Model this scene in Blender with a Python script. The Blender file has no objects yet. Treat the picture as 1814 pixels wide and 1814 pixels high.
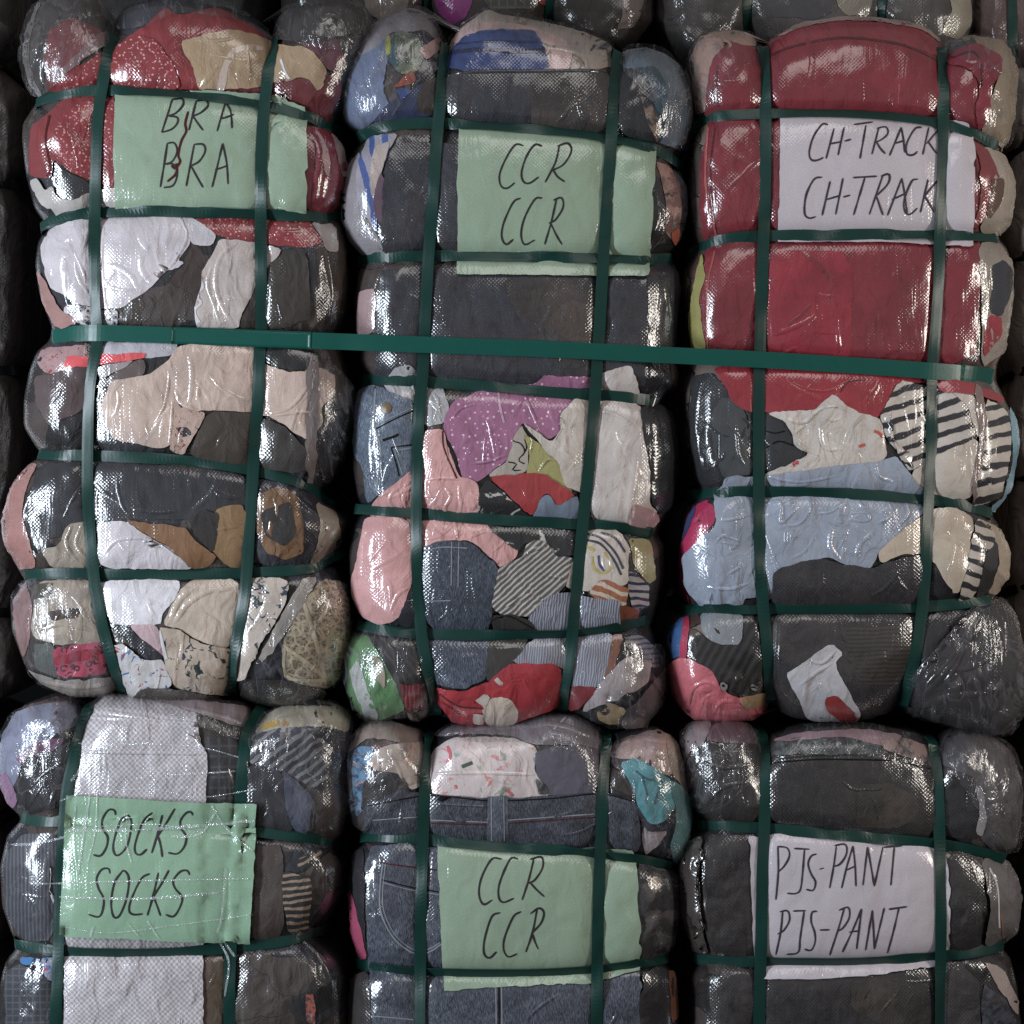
import bpy, math, random
import numpy as np
from mathutils import Vector, noise
from mathutils.bvhtree import BVHTree
from mathutils.geometry import delaunay_2d_cdt

random.seed(7)
SC = bpy.context.scene
COL = SC.collection

# ------------------------------------------------------------------ camera, world, lamps, exposure
D = 2.6            # camera to the foremost cloth, metres
ZC = 1.56          # camera height; 1 photo pixel = 1 mm on the front of the stack
cam_d = bpy.data.cameras.new('camera'); cam = bpy.data.objects.new('camera', cam_d); COL.objects.link(cam)
cam.location = (0, -D, ZC); cam.rotation_euler = (math.pi/2, 0, 0)
cam_d.sensor_width = 36; cam_d.lens = 36*D/(2*0.907); cam_d.clip_end = 50; cam_d.clip_start = 0.05
SC.camera = cam
W = bpy.data.worlds.new('World'); SC.world = W; W.use_nodes = True
bg = W.node_tree.nodes['Background']; bg.inputs[0].default_value = (0.97, 0.96, 1.0, 1); bg.inputs[1].default_value = 0.17

def area(name, loc, target, sx, sy, power, col):
    l = bpy.data.lights.new(name, 'AREA'); l.shape = 'RECTANGLE'; l.size = sx; l.size_y = sy
    l.energy = power; l.color = col
    o = bpy.data.objects.new(name, l); COL.objects.link(o); o.location = loc
    o.rotation_euler = (Vector(target)-Vector(loc)).to_track_quat('-Z', 'Y').to_euler()
    return o
area('doorway_daylight', (-2.85, -1.75, ZC-0.05), (0, 0, ZC-0.1), 0.34, 2.3, 140, (0.80, 0.90, 1.0))
area('far_window', (2.5, -1.35, ZC+0.35), (0.3, 0, ZC), 0.2, 1.4, 30, (1.0, 0.92, 0.83))
area('overhead_fill', (0.3, -2.3, ZC+2.9), (0, 0, ZC-0.2), 2.4, 1.2, 22, (1.0, 0.95, 0.92))  # added overhead fill lamp, no roof fixture is known
SC.view_settings.view_transform = 'Standard'; SC.view_settings.look = 'None'
SC.view_settings.exposure = 0.0; SC.view_settings.gamma = 1.0
SC.cycles.use_denoising = True
SC.cycles.max_bounces = 6; SC.cycles.transparent_max_bounces = 12

# ------------------------------------------------------------------ coordinates
def P(px, py, y=0.0):
    s = (y+D)/D
    return Vector(((px-907)*.001*s, y, ZC+(907-py)*.001*s))
CAMV = Vector((0, -D, ZC))
CROP = {'A': (0, 0, 640/1814), 'B': (580, 0, 660/1814), 'C': (1174, 0, 640/1814),
        'D': (0, 600, 660/1814), 'E': (580, 640, 660/1814), 'F': (1154, 640, 660/1814),
        'G': (0, 1200, 640/1814), 'H': (580, 1220, 660/1814), 'I': (1174, 1220, 640/1814), 'N': (0, 0, 1.0)}
def pts(crop, s):
    x0, y0, k = CROP[crop]
    out = []
    for t in s.split():
        a, b = t.split(',')
        out.append((x0+float(a)*k, y0+float(b)*k))
    return out
def lin(c):
    c = c/255.0
    return c/12.92 if c <= .04045 else ((c+.055)/1.055)**2.4
GAIN = .88; DESAT = .07
def rgb(c, g=None):
    g = GAIN if g is None else g
    m = max(c[:3]); g *= min(1.0, .36+.64*max(0, m-36)/95)   # black cloth is really black
    q = [lin(v)*g for v in c]; y = .3*q[0]+.55*q[1]+.15*q[2]
    return tuple(min(.80, v+(y-v)*DESAT) for v in q)+(1,)

# ------------------------------------------------------------------ materials
class NT:
    def __init__(s, name):
        s.m = bpy.data.materials.new(name); s.m.use_nodes = True
        s.t = s.m.node_tree; s.n = s.t.nodes; s.l = s.t.links
        s.b = s.n['Principled BSDF']; s.out = s.n['Material Output']
        s.uv = s.n.new('ShaderNodeUVMap').outputs[0]
    def put(s, v, i):
        if isinstance(v, (int, float)): i.default_value = v
        elif isinstance(v, tuple):
            i.default_value = v if len(v) == len(i.default_value) else v[:len(i.default_value)]
        else: s.l.new(v, i)
    def math(s, op, a, b=0.0, c=None, clamp=False):
        n = s.n.new('ShaderNodeMath'); n.operation = op; n.use_clamp = clamp
        s.put(a, n.inputs[0]); s.put(b, n.inputs[1])
        if c is not None: s.put(c, n.inputs[2])
        return n.outputs[0]
    def map(s, sc=(1, 1, 1), rot=0.0, loc=(0, 0, 0), v=None):
        n = s.n.new('ShaderNodeMapping'); s.l.new(v or s.uv, n.inputs[0])
        n.inputs['Location'].default_value = loc
        n.inputs['Rotation'].default_value = (0, 0, rot); n.inputs['Scale'].default_value = sc
        return n.outputs[0]
    def noise(s, v, sc, det=3, rough=.55, dist=0.0):
        n = s.n.new('ShaderNodeTexNoise'); s.l.new(v, n.inputs['Vector'])
        n.inputs['Scale'].default_value = sc; n.inputs['Detail'].default_value = det
        n.inputs['Roughness'].default_value = rough; n.inputs['Distortion'].default_value = dist
        return n.outputs[0]
    def vor(s, v, sc, feat='F1', rnd=1.0, out='Distance'):
        n = s.n.new('ShaderNodeTexVoronoi'); n.feature = feat; s.l.new(v, n.inputs['Vector'])
        n.inputs['Scale'].default_value = sc; n.inputs['Randomness'].default_value = rnd
        return n.outputs[out]
    def sep(s, v):
        n = s.n.new('ShaderNodeSeparateXYZ'); s.l.new(v, n.inputs[0]); return n.outputs
    def mix(s, f, a, b):
        n = s.n.new('ShaderNodeMix'); n.data_type = 'RGBA'
        s.put(f, n.inputs[0]); s.put(a, n.inputs[6]); s.put(b, n.inputs[7]); return n.outputs[2]
    def ramp(s, v, lo, hi):
        n = s.n.new('ShaderNodeMapRange'); n.interpolation_type = 'SMOOTHSTEP'
        s.put(v, n.inputs[0]); n.inputs[1].default_value = lo; n.inputs[2].default_value = hi
        return n.outputs[0]
    def bump(s, h, dist, strength=1.0):
        n = s.n.new('ShaderNodeBump'); s.l.new(h, n.inputs['Height'])
        n.inputs['Distance'].default_value = dist; n.inputs['Strength'].default_value = strength
        return n.outputs[0]

def weave_h(t, pitch=.0066):
    """woven plastic sheet: raised crossings of flat tapes"""
    w = t.noise(t.uv, 9, 2)
    mv = t.n.new('ShaderNodeVectorMath'); mv.operation = 'MULTIPLY_ADD'
    t.l.new(w, mv.inputs[0]); mv.inputs[1].default_value = (.012, .012, 0); t.l.new(t.uv, mv.inputs[2])
    o = t.sep(mv.outputs[0])
    a = t.math('SINE', t.math('MULTIPLY', o[0], 2*math.pi/pitch))
    b = t.math('SINE', t.math('MULTIPLY', o[1], 2*math.pi/pitch))
    return t.math('MULTIPLY', a, b)

_seed = [0]
def cloth(name, col, pat=None, col2=None, film=1.0, wr=.5, s=1.0, ang=0.0, g=None, weave=1.0, veil=1.0, crough=.19, var=.55, col3=None):
    t = NT(name); b = t.b
    _seed[0] += 1; sd = _seed[0]*3.17
    c1 = rgb(col, g); c2 = rgb(col2 or (190, 180, 175), g); c3 = rgb(col3 or (40, 44, 60), g)
    shifted = t.map(loc=(sd, sd*.37, 0))
    big = t.noise(shifted, 14, 4, .6)
    fine = t.noise(shifted, 420, 2, .6)
    hgt = None
    c = c1
    if pat == 'dots':
        f = t.math('LESS_THAN', t.vor(shifted, 95*s, rnd=.45), .2); c = t.mix(f, c1, c2)
    elif pat == 'lace_dots':
        v = t.map(sc=(1, 1, 1), v=shifted)
        o = t.sep(t.map(sc=(48*s, 48*s, 1), rot=.12))
        fx = t.math('SUBTRACT', t.math('FRACT', o[0]), .5); fy = t.math('SUBTRACT', t.math('FRACT', o[1]), .5)
        r = t.math('SQRT', t.math('ADD', t.math('MULTIPLY', fx, fx), t.math('MULTIPLY', fy, fy)))
        ring = t.math('LESS_THAN', t.math('ABSOLUTE', t.math('SUBTRACT', r, .36)), .07)
        dot = t.math('LESS_THAN', t.vor(shifted, 190*s, rnd=.6), .40)
        f = t.math('MULTIPLY', t.math('MULTIPLY', ring, dot), 1.0)
        d2 = t.math('LESS_THAN', t.vor(shifted, 110*s, rnd=.8), .17)
        f = t.math('MAXIMUM', f, t.math('MULTIPLY', d2, .6)); c = t.mix(f, c1, c2)
    elif pat == 'stripes':
        wob = t.noise(shifted, 22, 2)
        o = t.sep(t.map(rot=ang))
        u = t.math('MULTIPLY_ADD', o[0], 45*s, t.math('MULTIPLY', wob, .7*s if s < 2 else .9))
        f = t.ramp(t.math('ABSOLUTE', t.math('SUBTRACT', t.math('FRACT', u), .5)), .17, .24)
        c = t.mix(f, c2, c1)
    elif pat == 'check':
        o = t.sep(t.map(rot=ang)); f = None
        for k in (0, 1):
            u = t.math('FRACT', t.math('MULTIPLY', o[k], 34*s))
            q = t.math('LESS_THAN', u, .22); f = q if f is None else t.math('MAXIMUM', f, q)
        c = t.mix(t.math('MULTIPLY', f, .7), c1, c2)
    elif pat == 'floral':
        v1 = t.noise(shifted, 46*s, 3, .6, 1.2); v2 = t.noise(t.map(loc=(sd+5, 2, 0)), 40*s, 3, .65, .8)
        c = t.mix(t.ramp(v1, .60, .635), c1, c2); c = t.mix(t.ramp(v2, .62, .65), c, c3)
    elif pat == 'lace':
        e = t.vor(shifted, 70*s, 'DISTANCE_TO_EDGE', 1.0); e2 = t.vor(shifted, 180*s, 'DISTANCE_TO_EDGE', 1.0)
        f = t.math('MAXIMUM', t.math('LESS_THAN', e, .10), t.math('MULTIPLY', t.math('LESS_THAN', e2, .12), .6)); c = t.mix(f, c1, c2)
    elif pat == 'leopard':
        d = t.vor(shifted, 75*s); nz = t.noise(shifted, 120, 2)
        f = t.math('MULTIPLY', t.math('LESS_THAN', t.math('ABSOLUTE', t.math('SUBTRACT', d, .36)), .10), t.math('GREATER_THAN', nz, .42)); c = t.mix(f, c1, c2)
    elif pat == 'denim':
        tw = t.noise(t.map(sc=(1, .16, 1), rot=.5, loc=(sd, 0, 0)), 700, 2, .7)
        fade = t.noise(shifted, 26, 4, .65)
        c = t.mix(t.ramp(tw, .35, .7), c1, c2); c = t.mix(t.math('MULTIPLY', t.ramp(fade, .35, .75), .55), c, c1)
        hgt = tw
    elif pat == 'woven':
        h = weave_h(t, .0092); c = t.mix(t.ramp(h, -.35, .35), c2, c1)
    elif pat == 'worn':
        tw = t.noise(t.map(sc=(1, .12, 1), loc=(sd, 0, 0)), 520, 2, .7); tw2 = t.noise(t.map(sc=(.12, 1, 1), loc=(sd, 2, 0)), 520, 2, .7)
        m1 = t.noise(shifted, 9, 4, .6, .6); m2 = t.noise(t.map(loc=(sd+7, 3, 0)), 30, 4, .7)
        c = t.mix(t.ramp(m1, .38, .66), c1, c2); c = t.mix(t.math('MULTIPLY', t.ramp(m2, .5, .72), .8), c, c3)
        c = t.mix(t.math('MULTIPLY', t.ramp(t.math('MAXIMUM', tw, tw2), .55, .8), .5), c, rgb((96, 98, 108), g)); hgt = tw
    elif pat == 'knit':
        o = t.sep(t.map(rot=ang)); u = t.math('SINE', t.math('MULTIPLY', o[0], 900*s)); u2 = t.noise(shifted, 300, 2)
        c = t.mix(t.ramp(t.math('ADD', u, u2), -.4, 1.4), c1, c2); hgt = u
    elif pat == 'collage':
        mv = t.n.new('ShaderNodeVectorMath'); mv.operation = 'MULTIPLY_ADD'
        nn = t.n.new('ShaderNodeTexNoise'); t.l.new(shifted, nn.inputs['Vector']); nn.inputs['Scale'].default_value = 12; nn.inputs['Detail'].default_value = 3
        t.l.new(nn.outputs['Color'], mv.inputs[0]); mv.inputs[1].default_value = (.09, .09, 0); t.l.new(shifted, mv.inputs[2])
        rc = t.sep(t.vor(mv.outputs[0], 11*s, 'F1', 1.0, 'Color'))
        ed = t.vor(mv.outputs[0], 11*s, 'DISTANCE_TO_EDGE', 1.0)
        c = t.mix(t.math('GREATER_THAN', rc[0], .55), c1, c2); c = t.mix(t.math('GREATER_THAN', rc[1], .68), c, c3)
        c = t.mix(t.math('GREATER_THAN', rc[2], .8), c, rgb((80, 68, 64), g)); c = t.mix(t.math('LESS_THAN', ed, .008), c, rgb((26, 24, 26), g))  # dark cell borders paint crease shade between the garments
        hgt = t.math('MULTIPLY', t.ramp(ed, .0, .12), 1.0)
    elif pat == 'patchy':
        f = t.ramp(t.noise(shifted, 34*s, 4, .6, .6), .46, .58); c = t.mix(f, c1, c2)
        c = t.mix(t.ramp(t.noise(t.map(loc=(sd+9, 4, 0)), 42*s, 3, .6, .4), .57, .66), c, c3)
    # natural unevenness of the cloth
    f = t.math('ADD', t.math('MULTIPLY_ADD', big, var*1.6, 1-var*.8), t.math('MULTIPLY_ADD', fine, .5, -.25))
    n = t.n.new('ShaderNodeMix'); n.data_type = 'RGBA'; n.blend_type = 'MULTIPLY'; n.inputs[0].default_value = 1
    t.put(c, n.inputs[6]); t.l.new(f, n.inputs[7]); c = n.outputs[2]
    folds = t.noise(t.map(sc=(1, .62, 1), rot=.5 if _seed[0] % 3 else -.6, loc=(sd, 1, 0)), 30, 3, .45, 1.1)
    ridge = t.math('ABSOLUTE', t.math('SUBTRACT', folds, .5))
    if film > 0:
        streak = t.noise(t.map(sc=(1, .35, 1), loc=(sd*.1, 0, 0)), 26, 5, .65, .5)
        h = weave_h(t)
        wv = t.ramp(h, .1, .8)
        vf = t.math('ADD', t.math('MULTIPLY', t.ramp(streak, .5, .8), (.07*veil)), t.math('MULTIPLY', wv, (.032*veil*weave)))
        vf = t.math('ADD', vf, .004*veil)
        c = t.mix(vf, c, (.19, .19, .205, 1))
        wrk = t.noise(t.map(sc=(1, .13, 1), rot=.10 if _seed[0] % 2 else -.22, loc=(sd*.2, 3, 0)), 62, 3, .5, .5)
        hb = t.math('ADD', t.math('MULTIPLY', t.math('MULTIPLY', h, t.ramp(streak, .34, .66)), .12*weave), t.math('MULTIPLY', t.math('ABSOLUTE', t.math('SUBTRACT', wrk, .5)), 1.25 if veil < 1.5 else 2.6))
        hb = t.math('ADD', hb, t.math('MULTIPLY', t.noise(shifted, 120, 2, .5), .2))
        b.inputs['Coat Weight'].default_value = film
        t.put(t.math('MULTIPLY_ADD', big, .20, crough-.10), b.inputs['Coat Roughness'])
        b.inputs['Coat IOR'].default_value = 1.8
        t.l.new(t.bump(hb, .0016), b.inputs['Coat Normal'])
    hb2 = t.math('ADD', t.math('ADD', t.math('MULTIPLY', ridge, 1.1*wr), t.math('MULTIPLY', folds, 4.6*wr)), t.math('MULTIPLY', fine, .06))
    mv = t.n.new('ShaderNodeVectorMath'); mv.operation = 'MULTIPLY_ADD'
    nn = t.n.new('ShaderNodeTexNoise'); t.l.new(shifted, nn.inputs['Vector']); nn.inputs['Scale'].default_value = 18; nn.inputs['Detail'].default_value = 3
    t.l.new(nn.outputs['Color'], mv.inputs[0]); mv.inputs[1].default_value = (.06, .06, 0); t.l.new(shifted, mv.inputs[2])
    ce = t.ramp(t.vor(mv.outputs[0], 24, 'DISTANCE_TO_EDGE', 1.0), .0, .11)
    ce = t.math('MULTIPLY', t.math('SUBTRACT', ce, 1), t.ramp(big, .42, .62))
    hb2 = t.math('ADD', hb2, t.math('MULTIPLY', ce, .15*wr))
    if hgt is not None: hb2 = t.math('ADD', hb2, t.math('MULTIPLY', hgt, .3))
    t.l.new(t.bump(hb2, .003), b.inputs['Normal'])
    t.put(c, b.inputs['Base Color'])
    b.inputs['Roughness'].default_value = .8
    b.inputs['Specular IOR Level'].default_value = .25
    return t.m

def plain(name, col, rough=.5, spec=.5, g=1.0, nz=0.0, bumpd=0.0, bscale=200):
    t = NT(name); c = rgb(col, g*.66)
    if nz:
        f = t.math('MULTIPLY_ADD', t.noise(t.uv, 40, 4), nz, 1-nz*.5)
        n = t.n.new('ShaderNodeMix'); n.data_type = 'RGBA'; n.blend_type = 'MULTIPLY'; n.inputs[0].default_value = 1
        n.inputs[6].default_value = c; t.l.new(f, n.inputs[7]); t.l.new(n.outputs[2], t.b.inputs['Base Color'])
    else: t.b.inputs['Base Color'].default_value = c
    if bumpd: t.l.new(t.bump(t.noise(t.uv, bscale, 3), bumpd), t.b.inputs['Normal'])
    t.b.inputs['Roughness'].default_value = rough; t.b.inputs['Specular IOR Level'].default_value = spec
    return t.m

def filmmat(name, col, alpha=.4, rough=.2, scale=60):
    """clear plastic film: mostly see-through, glossy, a little milky where it is creased"""
    t = NT(name); b = t.b
    b.inputs['Base Color'].default_value = rgb(col); b.inputs['Roughness'].default_value = rough
    b.inputs['IOR'].default_value = 1.9; b.inputs['Specular IOR Level'].default_value = .9
    nz = t.noise(t.map(sc=(1, .38, 1), rot=.5), scale*.55, 3, .5, 1.6)
    rid = t.math('ABSOLUTE', t.math('SUBTRACT', nz, .5))
    t.l.new(t.bump(rid, .012), b.inputs['Normal'])
    f = t.math('MULTIPLY_ADD', t.ramp(rid, .035, .0), .30, alpha, clamp=True)
    tr = t.n.new('ShaderNodeBsdfTransparent'); mx = t.n.new('ShaderNodeMixShader')
    t.l.new(f, mx.inputs[0]); t.l.new(tr.outputs[0], mx.inputs[1]); t.l.new(b.outputs[0], mx.inputs[2])
    t.l.new(mx.outputs[0], t.out.inputs['Surface'])
    return t.m

# ------------------------------------------------------------------ mesh helpers
def link(name, verts, faces, mats, parent=None, uvs=None, smooth=True, midx=None):
    me = bpy.data.meshes.new(name); me.from_pydata([tuple(v) for v in verts], [], faces)
    for m in (mats if isinstance(mats, list) else [mats]): me.materials.append(m)
    if midx is not None: me.polygons.foreach_set('material_index', midx)
    if smooth: me.polygons.foreach_set('use_smooth', [True]*len(me.polygons))
    if uvs is not None:
        ul = me.uv_layers.new(name='UVMap')
        li = np.empty(len(me.loops), dtype=np.int32); me.loops.foreach_get('vertex_index', li)
        ul.data.foreach_set('uv', np.asarray(uvs, dtype=np.float32)[li].ravel())
    me.update()
    o = bpy.data.objects.new(name, me); COL.objects.link(o)
    if parent is not None:
        o.parent = parent; o.matrix_parent_inverse = parent.matrix_basis.inverted()
    return o
def empty(name, loc, label, cat, group=None):
    o = bpy.data.objects.new(name, None); COL.objects.link(o); o.location = loc
    o.empty_display_size = .05
    o['label'] = label; o['category'] = cat
    if group: o['group'] = group
    return o
def seg_dist(px, py, poly):
    """distance from points to an open polyline"""
    q = np.asarray(poly, float); d = np.full(px.shape, 1e9)
    for a, b in zip(q[:-1], q[1:]):
        ab = b-a; L2 = max(1e-9, ab@ab)
        t = np.clip(((px-a[0])*ab[0]+(py-a[1])*ab[1])/L2, 0, 1)
        d = np.minimum(d, np.hypot(px-a[0]-t*ab[0], py-a[1]-t*ab[1]))
    return d
def resample(poly, step):
    q = np.asarray(poly, float); L = np.r_[0, np.cumsum(np.hypot(*np.diff(q, axis=0).T))]
    n = max(2, int(L[-1]/step)+1); s = np.linspace(0, L[-1], n)
    return np.c_[np.interp(s, L, q[:, 0]), np.interp(s, L, q[:, 1])]
def catmull(poly, step=6):
    q = [tuple(p) for p in poly]
    if len(q) < 3: return resample(q, step)
    e = [(2*q[0][0]-q[1][0], 2*q[0][1]-q[1][1])]+q+[(2*q[-1][0]-q[-2][0], 2*q[-1][1]-q[-2][1])]
    out = []
    for i in range(1, len(e)-2):
        p0, p1, p2, p3 = (np.array(e[j]) for j in (i-1, i, i+1, i+2))
        for k in range(8):
            t = k/8; out.append(.5*((2*p1)+(-p0+p2)*t+(2*p0-5*p1+4*p2-p3)*t*t+(-p0+3*p1-3*p2+p3)*t**3))
    out.append(np.array(q[-1]))
    return resample(out, step)
def smooth1(a, k):
    if k < 2: return a
    w = np.hanning(2*k+1)[1:-1]; w /= w.sum(); h = len(w)//2
    return np.convolve(np.r_[[a[0]]*h, a, [a[-1]]*h], w, 'valid')
def hull_min(s, y):
    """lower convex hull of y(s): a taut band lying on the surface"""
    h = []
    for i in range(len(s)):
        while len(h) >= 2 and (y[h[-1]]-y[h[-2]])*(s[i]-s[h[-2]]) >= (y[i]-y[h[-2]])*(s[h[-1]]-s[h[-2]]): h.pop()
        h.append(i)
    return np.interp(s, [s[i] for i in h], [y[i] for i in h])

# ------------------------------------------------------------------ a bale
class Bale:
    def __init__(s, label, L, R, T, B, hs, vs, base, y0=0.0, rad=82, group='strapped bales of clothes', nu=130, nv=230, crumple=1.0, depth=.40, seed=0, name='clothes_bale', dent=1.0):
        s.y0 = y0; s.layers = []; s.hs = [catmull(h, 8) for h in hs]; s.vs = [catmull(v, 8) for v in vs]; s.hraw = hs; s.vraw = vs
        Lp, Rp, Tp, Bp = (sorted(q) for q in (L, R, T, B))
        yy = np.arange(Lp[0][0]-200, Lp[-1][0]+200, 2.0); xx = np.arange(min(p[0] for p in Tp)-200, max(p[0] for p in Tp)+200, 2.0)
        f = lambda q, g, k: smooth1(np.interp(g, [p[0] for p in q], [p[1] for p in q]), k)
        Lf, Rf, Tf, Bf = f(Lp, yy, 6), f(Rp, yy, 6), f(Tp, xx, 5), f(Bp, xx, 5)
        def ax(n):
            t = np.linspace(-1, 1, n); return .5*t+.5*np.sin(np.pi*t/2)
        u, v = np.meshgrid(ax(nu), ax(nv))
        x = u*300+np.mean(Lf+Rf)/2; y = v*600+np.mean(Tf)
        for _ in range(30):
            x = .5*x+.5*(np.interp(y, yy, Lf)*(1-u)/2+np.interp(y, yy, Rf)*(1+u)/2)
            y = .5*y+.5*(np.interp(x, xx, Tf)*(1-v)/2+np.interp(x, xx, Bf)*(1+v)/2)
        per = [(0, j) for j in range(nu)]+[(i, nu-1) for i in range(1, nv)]+[(nv-1, j) for j in range(nu-2, -1, -1)]+[(i, 0) for i in range(nv-2, 0, -1)]
        bd = np.array([(x[i, j], y[i, j]) for i, j in per]+[(x[0, 0], y[0, 0])])
        d = seg_dist(x.ravel(), y.ravel(), bd[::2] if len(bd) % 2 else np.vstack([bd[::2], bd[-1:]])).reshape(x.shape)
        for i, j in per: d[i, j] = 0
        q = 1-np.minimum(d, rad)/rad
        dep = rad*(1-np.sqrt(np.maximum(0, 1-q**2.5)))*.001
        dep += .016*np.abs(u)**3+.02*np.abs(v)**4
        # straps pull the bale in
        top, bot = np.interp(x, xx, Tf), np.interp(x, xx, Bf)
        end = np.clip(1-np.minimum(np.abs(y-top), np.abs(bot-y))/110, 0, 1)
        for h in s.hs:
            hh = np.vstack([[h[0][0]-150, h[0][1]], h, [h[-1][0]+150, h[-1][1]]])
            ds = seg_dist(x.ravel(), y.ravel(), hh).reshape(x.shape)
            dep += dent*(.010*np.exp(-(ds/15)**2)+.015*np.exp(-ds/27))
        for w in s.vs:
            ww = np.vstack([[w[0][0], w[0][1]-150], w, [w[-1][0], w[-1][1]+150]])
            ds = seg_dist(x.ravel(), y.ravel(), ww).reshape(x.shape)
            dep += dent*((.004+.02*end**2)*np.exp(-(ds/14)**2)+(.009+.03*end**1.5)*np.exp(-ds/32))
        # crumple: gathered corners are rough, the pressed face is smoother
        xl = min(w[:, 0].mean() for w in s.vs) if s.vs else -1e5; xr = max(w[:, 0].mean() for w in s.vs) if s.vs else 1e5
        cr = .36+.6*end+.9*end*((x < xl) | (x > xr))+.25*((x < xl) | (x > xr))
        X, Y = x.ravel(), y.ravel(); N = np.empty(X.size)
        for i in range(X.size):
            a, b = X[i]*.001, Y[i]*.001
            n1 = noise.noise((a*9+seed*7, b*9, 1.3)); n2 = noise.noise((a*26+n1*.8, b*17+seed, 4.1)); n3 = abs(noise.noise((a*44+n2, b*30, seed+9.7)))
            N[i] = n1*.012+n2*.0040-(.25-n3)*.0075
        dep += (N.reshape(x.shape)*cr*crumple)*np.clip(d/25+.25, 0, 1)
        # folds of the film standing up along both sides
        xL, xR = np.interp(y, yy, Lf), np.interp(y, yy, Rf)
        for k_, (base_, sg) in enumerate(((xL, 1), (xR, -1))):
            for off_, am in ((38, .0038), (62, .0022)):
                wv_ = off_+9*np.sin(y*.011+seed*2+k_*3+off_)+5*np.sin(y*.031+off_)
                e_ = (sg*(x-base_)-wv_)/4.2
                dep -= am*np.exp(-e_**2)*np.clip(np.sin(y*.013+seed+off_+k_)*.8+.55, 0, 1)*crumple
        dep = np.maximum(dep, -.004)
        s.yb = y0+rad*.001
        verts = [P(a, b, y0+c) for a, b, c in zip(X, Y, dep.ravel())]
        uvs = [(a*.001, -b*.001) for a, b in zip(X, Y)]
        faces = []
        for i in range(nv-1):
            for j in range(nu-1):
                k = i*nu+j; faces.append((k, k+nu, k+nu+1, k+1))
        s.bvh0 = None
        ring = [i*nu+j for i, j in per]; m = len(ring)
        c = sum((verts[k] for k in ring), Vector())/m
        for back, sc in ((.10, 1.0), (depth*.6, .995), (depth*.92, .96), (depth, .86)):
            new = []
            for n_, k in enumerate([i*nu+j for i, j in per]):
                p = verts[k]; e = Vector((c.x+(p.x-c.x)*sc, p.y+back, c.z+(p.z-c.z)*sc)); new.append(len(verts)); verts.append(e)
                uvs.append((uvs[k][0]+(back if p.x > c.x else -back), uvs[k][1]))
            for a in range(m):
                b = (a+1) % m; faces.append((ring[a], ring[b], new[b], new[a]))
            ring = new
        verts.append(Vector((c.x, c.y+depth+.02, c.z))); uvs.append((0, 0))
        for a in range(m): faces.append((ring[a], ring[(a+1) % m], len(verts)-1))
        zs = min(v_.z for v_ in verts); s.cx, s.cy = float(X.mean()), float(Y.mean())
        s.o = empty(name, (c.x, c.y+depth*.5, zs), label, 'bale', group)
        bpy.context.view_layer.update()
        s.body = link('wrapped_bundle', verts, faces, base, s.o, uvs)
        s.verts, s.faces = verts, faces
        s.bvh = BVHTree.FromPolygons(verts, faces)
        s.all_v, s.all_f = list(verts), list(faces)
    def hit(s, px, py, bvh=None):
        b = bvh or s.bvh; t = P(px, py, 0)
        dr = (t-CAMV).normalized()
        p, n, i, _ = b.ray_cast(CAMV, dr)
        if p is None or p.y > s.y0+.30:
            p, n, i, _ = b.find_nearest(P(px, py, s.yb-.02)); s.missed = True
        else: s.missed = False
        if n.dot(dr) > 0: n = -n
        return p, n
    def full(s): return BVHTree.FromPolygons(s.all_v, s.all_f)
    def add_solid(s, verts, faces):
        k = len(s.all_v); s.all_v += verts; s.all_f += [tuple(a+k for a in f) for f in faces]
    def garment(s, name, mat, crop, spec, lines=(), label=None, puff=.5, soft=True, step=7.0, jit=1.5, parent=None, lift=0.0, folds=None):
        q = pts(crop, spec)
        if soft:
            for _ in range(1):
                r = []
                for a, b in zip(q, q[1:]+q[:1]):
                    r += [(a[0]*.87+b[0]*.13, a[1]*.87+b[1]*.13), (a[0]*.13+b[0]*.87, a[1]*.13+b[1]*.87)]
                q = r
        bd = resample(q+[q[0]], 6)[:-1]
        if jit:
            bd = np.array([(a+jit*1.6*noise.noise((a*.05, b*.05, 3.3))+jit*noise.noise((a*.16, b*.16, 8)), b+jit*1.6*noise.noise((a*.05, b*.05, 11))+jit*noise.noise((a*.16, b*.16, 5))) for a, b in bd])
        x0, y0 = bd.min(0); x1, y1 = bd.max(0)
        lay = 1+max([l for (bb, l) in s.layers if not (bb[0] > x1 or bb[2] < x0 or bb[1] > y1 or bb[3] < y0)], default=0)
        s.layers.append(((x0+3, y0+3, x1-3, y1-3), lay))
        gx, gy = np.meshgrid(np.arange(x0+4, x1, step), np.arange(y0+4, y1, step))
        gx, gy = gx.ravel().copy(), gy.ravel().copy(); gx[1::2] += .7; gy[::3] += .9
        loop = np.vstack([bd, bd[:1]])
        ins = np.zeros(gx.size, bool)
        for a, b in zip(loop[:-1], loop[1:]):
            with np.errstate(divide='ignore', invalid='ignore'):
                c = ((a[1] > gy) != (b[1] > gy)) & (gx < (b[0]-a[0])*(gy-a[1])/(b[1]-a[1])+a[0])
            ins ^= c
        dd = seg_dist(gx, gy, loop); ok = ins & (dd > 4)
        V = [Vector(p) for p in bd]+[Vector((a, b)) for a, b in zip(gx[ok], gy[ok])]
        dist = [0]*len(bd)+list(dd[ok])
        vo, eo, fo, ov, _, _ = delaunay_2d_cdt(V, [], [list(range(len(bd)))], 1, 1e-4)
        base = .0005+lay*.0009+lift
        verts, uvs, nrm = [], [], []
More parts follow.
